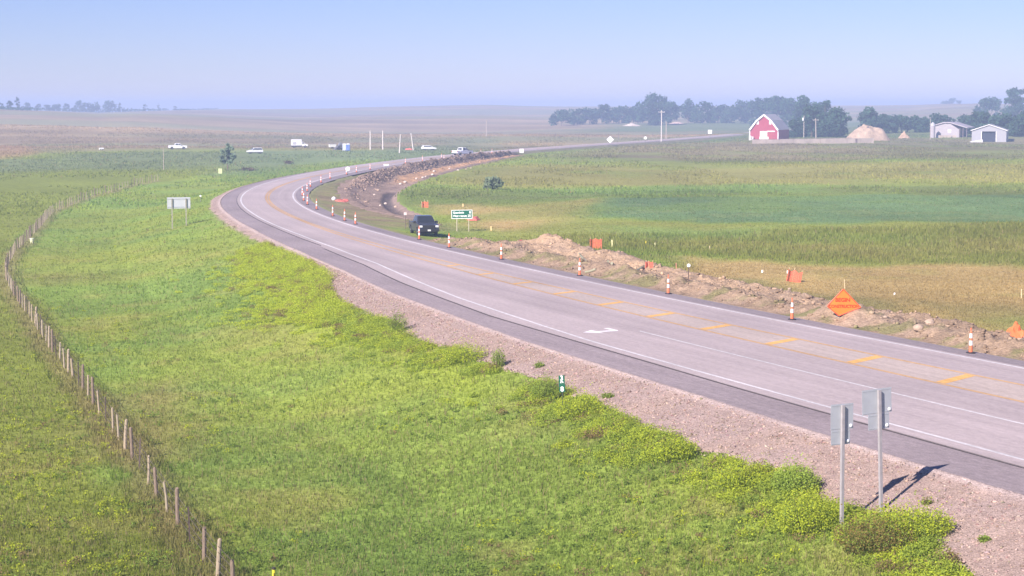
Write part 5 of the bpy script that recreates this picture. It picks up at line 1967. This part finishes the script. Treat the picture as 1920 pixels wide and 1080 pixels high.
MB().box((Lw * .845, -.08, -.6), (Lw * .86, .34, hw * 1.1)).obj('end_post', M_wood_dk, t)


def heap(px, pbase, wpx, hpx, label, col, peak=0.5, hollow=None, seed=1, name='straw_heap'):
    p = spot(px, pbase) + Vector((0, wpx / pxm(spot(px, pbase)) * .35, 0))
    k = pxm(p)
    W, H = wpx / k / 2, hpx / k
    n = 40
    g_ = np.linspace(-1, 1, n)
    X, Y = np.meshgrid(g_, g_, indexing='ij')
    pk_ = 2 * peak - 1
    xx = np.where(X < pk_, (X - pk_) / (1 + pk_), (X - pk_) / (1 - pk_))
    rr = np.hypot(xx, Y * .95)
    ns = fbm(X.ravel() * 3 + seed, Y.ravel() * 3, 211 + seed, 4).reshape(X.shape)
    Z = H * (np.clip(1 - rr, 0, 1) ** 1.0 * (0.62 + .75 * ns) + .30 * np.exp(-((X - .62) / .22) ** 2 - (Y / .5) ** 2) * (1 if name == 'straw_heap' and wpx > 60 else 0)) - .25 * (rr > .98)
    Z = Z * (H / max(Z.max(), .1))
    c = np.tile(np.array(col), (n * n, 1)) * (0.75 + .5 * ns.ravel())[:, None]
    me = np_mesh(name, np.stack([X.ravel() * W, Y.ravel() * W * .7, Z.ravel()], 1), grid_faces(n, n), M_soil, c, False)
    t = thing(name, label, 'heap', tuple(p), face(p), 'tan heaps by the farm')
    link('heap_body', me, t)
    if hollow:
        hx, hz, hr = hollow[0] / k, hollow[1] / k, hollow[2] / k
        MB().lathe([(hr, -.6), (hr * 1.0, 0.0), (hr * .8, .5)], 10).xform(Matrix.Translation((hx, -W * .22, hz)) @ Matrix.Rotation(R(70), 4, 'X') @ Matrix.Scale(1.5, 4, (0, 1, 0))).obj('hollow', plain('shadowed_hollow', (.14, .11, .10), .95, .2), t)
    return t


heap(1632, 264, 88, 31, 'big tan heap with a dark hollow behind the low wall', (.42, .31, .22), .44, (1, 22, 3.4), 3)
heap(1697, 259.5, 24, 14, 'small tan heap standing alone left of the pale shed', (.43, .30, .20), .5, None, 5)
heap(1185, 236.5, 38, 6, 'low pale mound under the trees left of the tall pole', (.60, .49, .40), .5, None, 7)
heap(1270, 232, 30, 4, 'thin pale mound under the trees right of the tall pole', (.55, .40, .34), .5, None, 8)

# metal shed, gable towards the camera
M_shed = plain('ribbed_grey_metal', (.36, .355, .37), .5, .10, 2.2, stretch=(6, 6, .2))
M_shedr = plain('shed_roof', (.34, .31, .33), .6, .1, 1)
psd = spot(1854, 266)
k = pxm(psd)
f = 1 / k
t = thing('metal_shed', 'grey metal shed with a big dark doorway', 'shed', tuple(psd), face(psd, R(-3)))
w2 = 31.5 * f
for a, b_ in (((-w2, 0), (-13.5 * f, 0)), ((13 * f, 0), (w2, 0))):
    za = 21 * f + (w2 - abs(a[0])) / w2 * 11 * f
    zb = 21 * f + (w2 - abs(b_[0])) / w2 * 11 * f
    MB().prism([(a[0], -.5), (b_[0], -.5), (b_[0], zb), (a[0], za)], 0, .15).obj('front_wall', M_shed, t)
zo = 21 * f + (w2 - 13.5 * f) / w2 * 11 * f
zo2 = 21 * f + (w2 - 13 * f) / w2 * 11 * f
MB().prism([(-13.5 * f, 19.5 * f), (13 * f, 19.5 * f), (13 * f, zo2), (0, 32 * f), (-13.5 * f, zo)], 0.003, .15).obj('gable', M_shed, t)
Ls = 18
MB().box((-w2, .15, -.5), (-w2 + .15, Ls, 21 * f)).box((w2 - .15, .15, -.5), (w2, Ls, 21 * f)).box((-w2 + .15, Ls - .15, -.5), (w2 - .15, Ls, 21 * f)).obj('side_wall', M_shed, t)
for s_ in (-1, 1):
    MB().hexa([(s_ * (w2 + 2 * f), -.4, 20.6 * f), (0, -.4, 32.1 * f), (0, Ls + .3, 32.1 * f), (s_ * (w2 + 2 * f), Ls + .3, 20.6 * f)],
              [(s_ * (w2 + 2 * f), -.4, 20.6 * f + .14), (0, -.4, 32.1 * f + .14), (0, Ls + .3, 32.1 * f + .14), (s_ * (w2 + 2 * f), Ls + .3, 20.6 * f + .14)]).obj('roof', M_shedr, t)
    MB().hexa([(s_ * (w2 + 2 * f), -.46, 20.2 * f), (0, -.46, 31.6 * f), (0, -.41, 31.6 * f), (s_ * (w2 + 2 * f), -.41, 20.2 * f)],
              [(s_ * (w2 + 2 * f), -.46, 21.8 * f), (0, -.46, 33.0 * f), (0, -.41, 33.0 * f), (s_ * (w2 + 2 * f), -.41, 21.8 * f)]).obj('fascia', M_trim, t)
MB().box((-13.5 * f, .8, -.3), (13 * f, .9, 19.5 * f)).obj('doorway_shade_panel', plain('painted_doorway_shade', (.035, .04, .06), .8, .2), t)  # dark panel filling the open doorway; the shade inside is its colour
for x in (-13.5 * f, 13 * f):
    MB().box((x - .12, -.06, -.4), (x + .12, -.004, 19.5 * f)).obj('jamb', M_trim, t)
o = MB().prism([(-2.6, -.1), (2.0, -.1), (2.0, .9), (-2.6, .15)], -1.2, -.3).obj('loading_ramp', M_trim)
o.location = psd + Vector((-24 * f, -.8, 0))
tag(o, 'white sloping ramp at the left corner of the metal shed', 'ramp')

# long pale shed with a round bin at its left
psh = spot(1776, 258)
k = pxm(psh)
f = 1 / k
t = thing('pale_shed', 'long pale low roofed shed left of the metal shed', 'shed', tuple(psh), face(psh, R(-14)))
M_psh = plain('pale_shed_wall', (.40, .36, .37), .7, .08, 1.2)
MB().prism([(-30 * f, -.5), (22 * f, -.5), (22 * f, 15 * f), (4 * f, 27 * f), (-6 * f, 27 * f), (-30 * f, 20 * f)], 0, 12).obj('wall', M_psh, t)
MB().prism([(-31 * f, 20.1 * f), (-6 * f, 27.2 * f), (5 * f, 27.2 * f), (38 * f, 17.5 * f), (38 * f, 19 * f), (5 * f, 29 * f), (-7 * f, 29 * f), (-31 * f, 22 * f)], -.5, 12.5).obj('roof', plain('pale_shed_roof', (.40, .35, .36), .6, .07, 1), t)
for x in (23, 29, 36):
    MB().box((x * f - .12, .3, -.5), (x * f + .12, .5, 17.8 * f)).obj('lean_to_post', M_wood_dk, t)
wn = MB().box((1 * f, -.06, 9 * f), (7 * f, -.004, 15 * f)).obj('window', M_trim, t)
MB().box((1.8 * f, -.075, 10 * f), (6.2 * f, -.062, 14 * f)).obj('pane', plain('pale_pane', (.70, .72, .74), .2, .05), wn)
for i, (a, b_) in enumerate(((-18, -9), (-8, 6), (8, 19))):
    o = MB().box((a * f, -1.6, -.4), (b_ * f, -1.2, 4.5 * f)).obj('feed_bunk', M_wallc)
    o.location = psh
    tag(o, ('left', 'middle', 'right')[i] + ' pale concrete feed bunk in front of the long pale shed', 'feed bunk', 'feed bunks by the pale shed')
pbi = spot(1748.5, 258.5)
t = thing('grain_bin', 'narrow pale round bin at the left end of the long shed', 'bin', tuple(pbi), 0)
MB().lathe([(4.6 * f, -.5), (4.6 * f, 22 * f)], 20).obj('bin_wall', M_psh, t)
MB().lathe([(5.0 * f, 22 * f), (3.9 * f, 26 * f), (1.0 * f, 29 * f)], 20).obj('bin_roof', plain('bin_roof', (.45, .43, .44), .5, .05), t)

# ------------------------------------------------------------------ trees
M_bark = plain('bark', (.16, .12, .09), .95, .25, 4)
LEAF = np.array((0.056, 0.118, 0.068))
TREE_N = [0]


def make_tree(px, pbase, ptop, wpx, label, n=900, col=LEAF, trunk=0.18, cat='tree', grp=None, name='broadleaf_tree', shape=1.0, push=0.0, on_crest=False, lobes=20):
    TREE_N[0] += 1
    g = np.random.default_rng(300 + TREE_N[0])
    p = spot(px, pbase)
    if on_crest:
        p = crest(px)
        pbase = row_of(p)
    if push:
        p = Vector((p.x * (1 + push / p.y), p.y + push, 0))
        p.z = ground(p.x, p.y)
    k = pxm(p)
    H = (pbase - ptop) / k + (CAM_H - p.z) * 0 
    W = wpx / k / 2
    t = thing(name, label, cat, tuple(p), 0, grp)
    zb = H * trunk
    W *= 1.22
    lo = []
    for i in range(lobes):
        a, q = g.random() * 6.28, math.sqrt(g.random())
        zz = zb + (H - zb) * (0.06 + 0.80 * g.random())
        env = (1 - max(0, (zz - zb) / (H - zb) - .42) ** 1.7 * 1.5) * shape
        lo.append((W * .80 * q * env * math.cos(a), W * .80 * q * env * math.sin(a), zz, W * g.uniform(.26, .46)))
    lo.append((g.uniform(-.15, .15) * W, 0, H - W * .26, W * .28))
    P, C, Sz = [], [], []
    tot = sum(l[3] ** 2 for l in lo)
    for (x, y, z, r) in lo:
        m = int(1.25 * n * r * r / tot) + 4
        v = g.normal(size=(m, 3))
        v /= np.linalg.norm(v, axis=1)[:, None]
        rad = r * g.random(m) ** .33 * g.uniform(.75, 1.12, m)
        P.append(np.array((x, y, z)) + v * rad[:, None] * np.array((1, 1, .82)))
        C.append(col[None] * (g.uniform(.7, 1.3) * g.uniform(.75, 1.25, m))[:, None])
    P = np.vstack(P)
    P[:, 2] = np.maximum(P[:, 2], .2)
    C = np.vstack(C)
    v, f_, c = leaf_cloud(P, g.uniform(.06, .12, len(P)) * W + .12, C, g, 'c')
    link('crown', np_mesh('crown', v, f_, M_leaf, c), t)
    m = MB()
    r0 = max(.10, H * .022)
    m.tube([(0, 0, -.6), (.1 * r0, 0, zb), (.3 * r0, .2 * r0, H * .55), (0, 0, H * .82)], [r0 * 1.3, r0, r0 * .6, r0 * .2], 7)
    for l in lo[:7]:
        m.tube([(0, 0, zb * .8 + g.random() * H * .2), (l[0] * .5, l[1] * .5, zb + (l[2] - zb) * .5), (l[0], l[1], l[2])], [r0 * .5, r0 * .3, r0 * .1], 5)
    m.obj('trunk', M_bark, t)
    return t


G1, G2, G3, G4 = 'trees on the left skyline', 'trees of the wood left of the barn', 'trees behind and beside the barn', 'trees round the farm sheds'
for a in [((3, 206, 192, 16), 'tree cut by the left edge of the photo on the skyline'), ((23, 206, 189, 14), 'roundish tree left of the tall narrow one on the left skyline'),
          ((36, 205, 181.5, 11), 'tall narrow tree, highest of the left skyline'), ((57, 206, 193, 19), 'low wide tree just right of the tall narrow one'),
          ((74, 206, 194.5, 14), 'small tree second right of the tall narrow one'), ((93, 207, 197, 15), 'low bush tree in the middle of the left skyline'),
          ((111, 209, 195.5, 19), 'rounded tree before the skyline dip, left of the big block'), ((128, 210, 193, 12), 'pointed tree touching the left of the big block'),
          ((152, 212, 190.5, 28), 'big tree forming the left half of the skyline block'), ((185, 213, 189.5, 28), 'big tree in the middle of the skyline block'),
          ((208, 213, 189.5, 25), 'big tree forming the right end of the skyline block'), ((229, 211, 192, 10), 'single upright tree just right of the skyline block'),
          ((276, 205.5, 194.5, 8), 'tiny tree on the skyline, left of a tiny pair'), ((300, 205.5, 193, 5), 'tiny narrow tree on the skyline, middle one'), ((331, 206, 199, 7), 'tiny tree on the skyline, rightmost of the left group')]:
    make_tree(a[0][0], a[0][1] + 1.0, a[0][2], a[0][3], a[1], 460, LEAF * .9, .06, grp=G1, lobes=10, on_crest=True)
for i, (x0_, x1_, yb, ht, lab) in enumerate([(0, 120, 207, 5, 'dark scrub under the far left skyline trees'), (120, 240, 213, 6, 'dark scrub at the foot of the skyline block'), (236, 275, 206, 4, 'low scrub strip right of the upright skyline tree'), (282, 312, 206, 3, 'low scrub between the tiny skyline trees'), (336, 400, 206, 1.8, 'thin scrub line on the skyline right of the trees')]):
    g = np.random.default_rng(500 + i)
    P, C = [], []
    for q in range(int((x1_ - x0_) * 5)):
        u = g.uniform(x0_, x1_)
        b_ = (crest(u) if yb < 250 else spot(u, yb)) if q % 6 == 0 else b_
        k = pxm(b_)
        xx = b_.x + g.normal(0, 6)
        yy = b_.y + g.normal(0, 4)
        P.append((xx, yy, b_.z + ht / k * g.random() * (.4 + 1.0 * vnoise(np.array([xx / 14]), np.array([0.0]), 5)[0])))
        C.append((LEAF * .9 if yb < 250 else np.array((.21, .205, .12))) * g.uniform(.7, 1.3))
    P = np.array(P)
    v, f_, c = leaf_cloud(P, g.uniform(.6, 1.3, len(P)) * (1 if yb < 250 else .5), np.array(C), g, 's')
    tag(link('scrub_strip', np_mesh('scrub_strip', v, f_, M_leaf, c)), lab, 'scrub', kind='stuff')

for a in [((1053, 236, 207, 33), 'rounded tree at the left end of the wood'), ((1082, 234, 204, 26), 'tree second from the left end of the wood'), ((1106, 233, 202, 32), 'tree third from the left end of the wood'),
          ((1128, 232, 194.5, 27), 'taller pointed tree in the left part of the wood'), ((1150, 231, 203, 28), 'lower tree right of the pointed one in the wood'), ((1170, 231, 199.5, 32), 'tree above the low pale mound'),
          ((1196, 231, 198, 30), 'tree right above the end of the low pale mound'), ((1226, 235, 176.5, 50), 'tallest tree of the wood, behind the tall pole'), ((1258, 232, 190, 32), 'tree just right of the tallest tree of the wood'),
          ((1290, 231, 186, 34), 'tree with an uneven top midway between tall pole and barn'), ((1318, 231, 192, 36), 'rounded tree right of the uneven topped one'), ((1346, 230, 199, 34), 'low tree in the sag of the wood'),
          ((1372, 231, 196, 34), 'tree left of the rise of the wood toward the barn'), ((1398, 231, 188, 34), 'tree on the rise of the wood left of the barn')]:
    make_tree(a[0][0], a[0][1], a[0][2], a[0][3] * 1.12, a[1], 1000 if a[0][3] < 45 else 1700, LEAF, .06, grp=G2)
for a in [((1424, 236, 182, 40), 'tall tree behind the barn, left of its ridge'), ((1452, 238, 178, 44), 'tallest tree behind the barn ridge'), ((1482, 240, 183, 36), 'tree behind the right slope of the barn roof'),
          ((1512, 246, 180, 44), 'tall tree right of the barn, behind the transformer pole'), ((1546, 250, 186, 42), 'tall tree right of the barn, behind the crossarm pole'), ((1522, 257, 200, 52), 'dense tree in front, between the two poles'),
          ((1562, 257, 207, 58), 'dense dark tree left of the big tan heap'), ((1495, 258, 226, 36), 'bush like tree beside the barn side wall')]:
    make_tree(a[0][0], a[0][1], a[0][2], a[0][3] * 1.1, a[1], 1700, LEAF, .05, grp=G3, lobes=20)
for a in [((1631, 251, 204.5, 46), 'rounded tree behind the big tan heap'), ((1661, 250, 214, 32), 'lower tree right of the rounded one behind the heap'), ((1690, 249, 217, 38), 'tree above the small tan heap'),
          ((1722, 248, 219, 36), 'low tree left of the pale shed'), ((1765, 250, 215, 38), 'tree rising behind the pale shed'), ((1812, 250, 214, 44), 'low tree between the two sheds'),
          ((1846, 252, 211, 50), 'low dense tree behind the metal shed, left part'), ((1886, 254, 210, 56), 'low dense tree behind the metal shed, right part'), ((1928, 256, 212, 50), 'low dense tree cut by the right edge'),
          ((1851, 236, 182, 38), 'rounded tree standing above the metal shed'), ((1904, 240, 163, 40), 'tallest tree near the right edge, with forked pale trunk'), ((1936, 242, 168, 44), 'tall tree mostly cut off by the right edge')]:
    make_tree(a[0][0], a[0][1], a[0][2], a[0][3] * 1.08, a[1], 1500, LEAF, .22 if 'forked' in a[1] else .06, grp=G4, lobes=18)
for px_, tp, wd, lab in ((1766, 188.5, 16, 'small tree at the left of the hill top clump'), (1780, 184, 20, 'small tree on the crest of the far right hill'), (1793, 189, 12, 'small tree at the right of the hill top clump')):
    make_tree(px_, 196.0, tp, wd, lab, 380, LEAF, .05, grp='hill top trees at the right', lobes=8, on_crest=True)
# lone tree of the left meadow and shrub of the right field
make_tree(427, 319, 268, 22, 'lone ragged tree standing in the left meadow', 1500, np.array((.25, .33, .22)), .26, grp=None, lobes=26, name='lone_tree', shape=1.1)
make_tree(921, 355, 334, 38, 'single grey green shrub in the right field', 900, np.array((.20, .25, .14)), .05, 'shrub', name='field_shrub', lobes=12)
# dark windrow of brush in the meadow
for px_, py_, ln, lab in ((466, 320, 22, 'dark brush pile in the meadow right of the lone tree'), (540, 307, 14, 'brown brush pile in the far meadow below the service truck')):
    g = np.random.default_rng(int(px_))
    p = spot(px_, py_)
    k = pxm(p)
    m = 160
    P = np.stack([g.normal(0, ln / k / 4, m), g.normal(0, .5, m), g.random(m) * .6 + .05], 1)
    v, f_, c = leaf_cloud(P, g.uniform(.15, .4, m), np.array((.20, .165, .10))[None] * g.uniform(.6, 1.4, m)[:, None], g, 'b')
    o = link('brush_pile', np_mesh('brush_pile', v, f_, M_leaf, c))
    o.location = p
    tag(o, lab, 'brush pile', 'brush piles in the meadow')

# ------------------------------------------------------------------ air
hb_ = 5300
m, t_, b_ = _nodes('hazy_air')
t_.nodes.remove(b_)
pv = t_.nodes.new('ShaderNodeVolumePrincipled')
pv.inputs['Color'].default_value = HAZE_COLOR
pv.inputs['Density'].default_value = HAZE_DENSITY
pv.inputs['Anisotropy'].default_value = 0.0
t_.links.new(pv.outputs['Volume'], t_.nodes['Material Output'].inputs['Volume'])
zlo = min(v.co.z for v in ground_o.data.vertices) - 1.0
zhi = 12.6
for o in bpy.data.objects:
    if o.type == 'MESH' and o.name != 'ground':
        mw = o.matrix_basis if o.parent is None else (o.parent.matrix_basis @ o.matrix_basis if o.parent.parent is None else o.parent.parent.matrix_basis @ o.parent.matrix_basis @ o.matrix_basis)
        zhi = max(zhi, max((mw @ Vector(c)).z for c in o.bound_box))
zhi = max(zhi, max(v.co.z for v in ground_o.data.vertices)) + 1.5
tag(MB().box((-hb_, -hb_, zlo), (hb_, hb_, zhi)).obj('haze', m), kind='stuff')
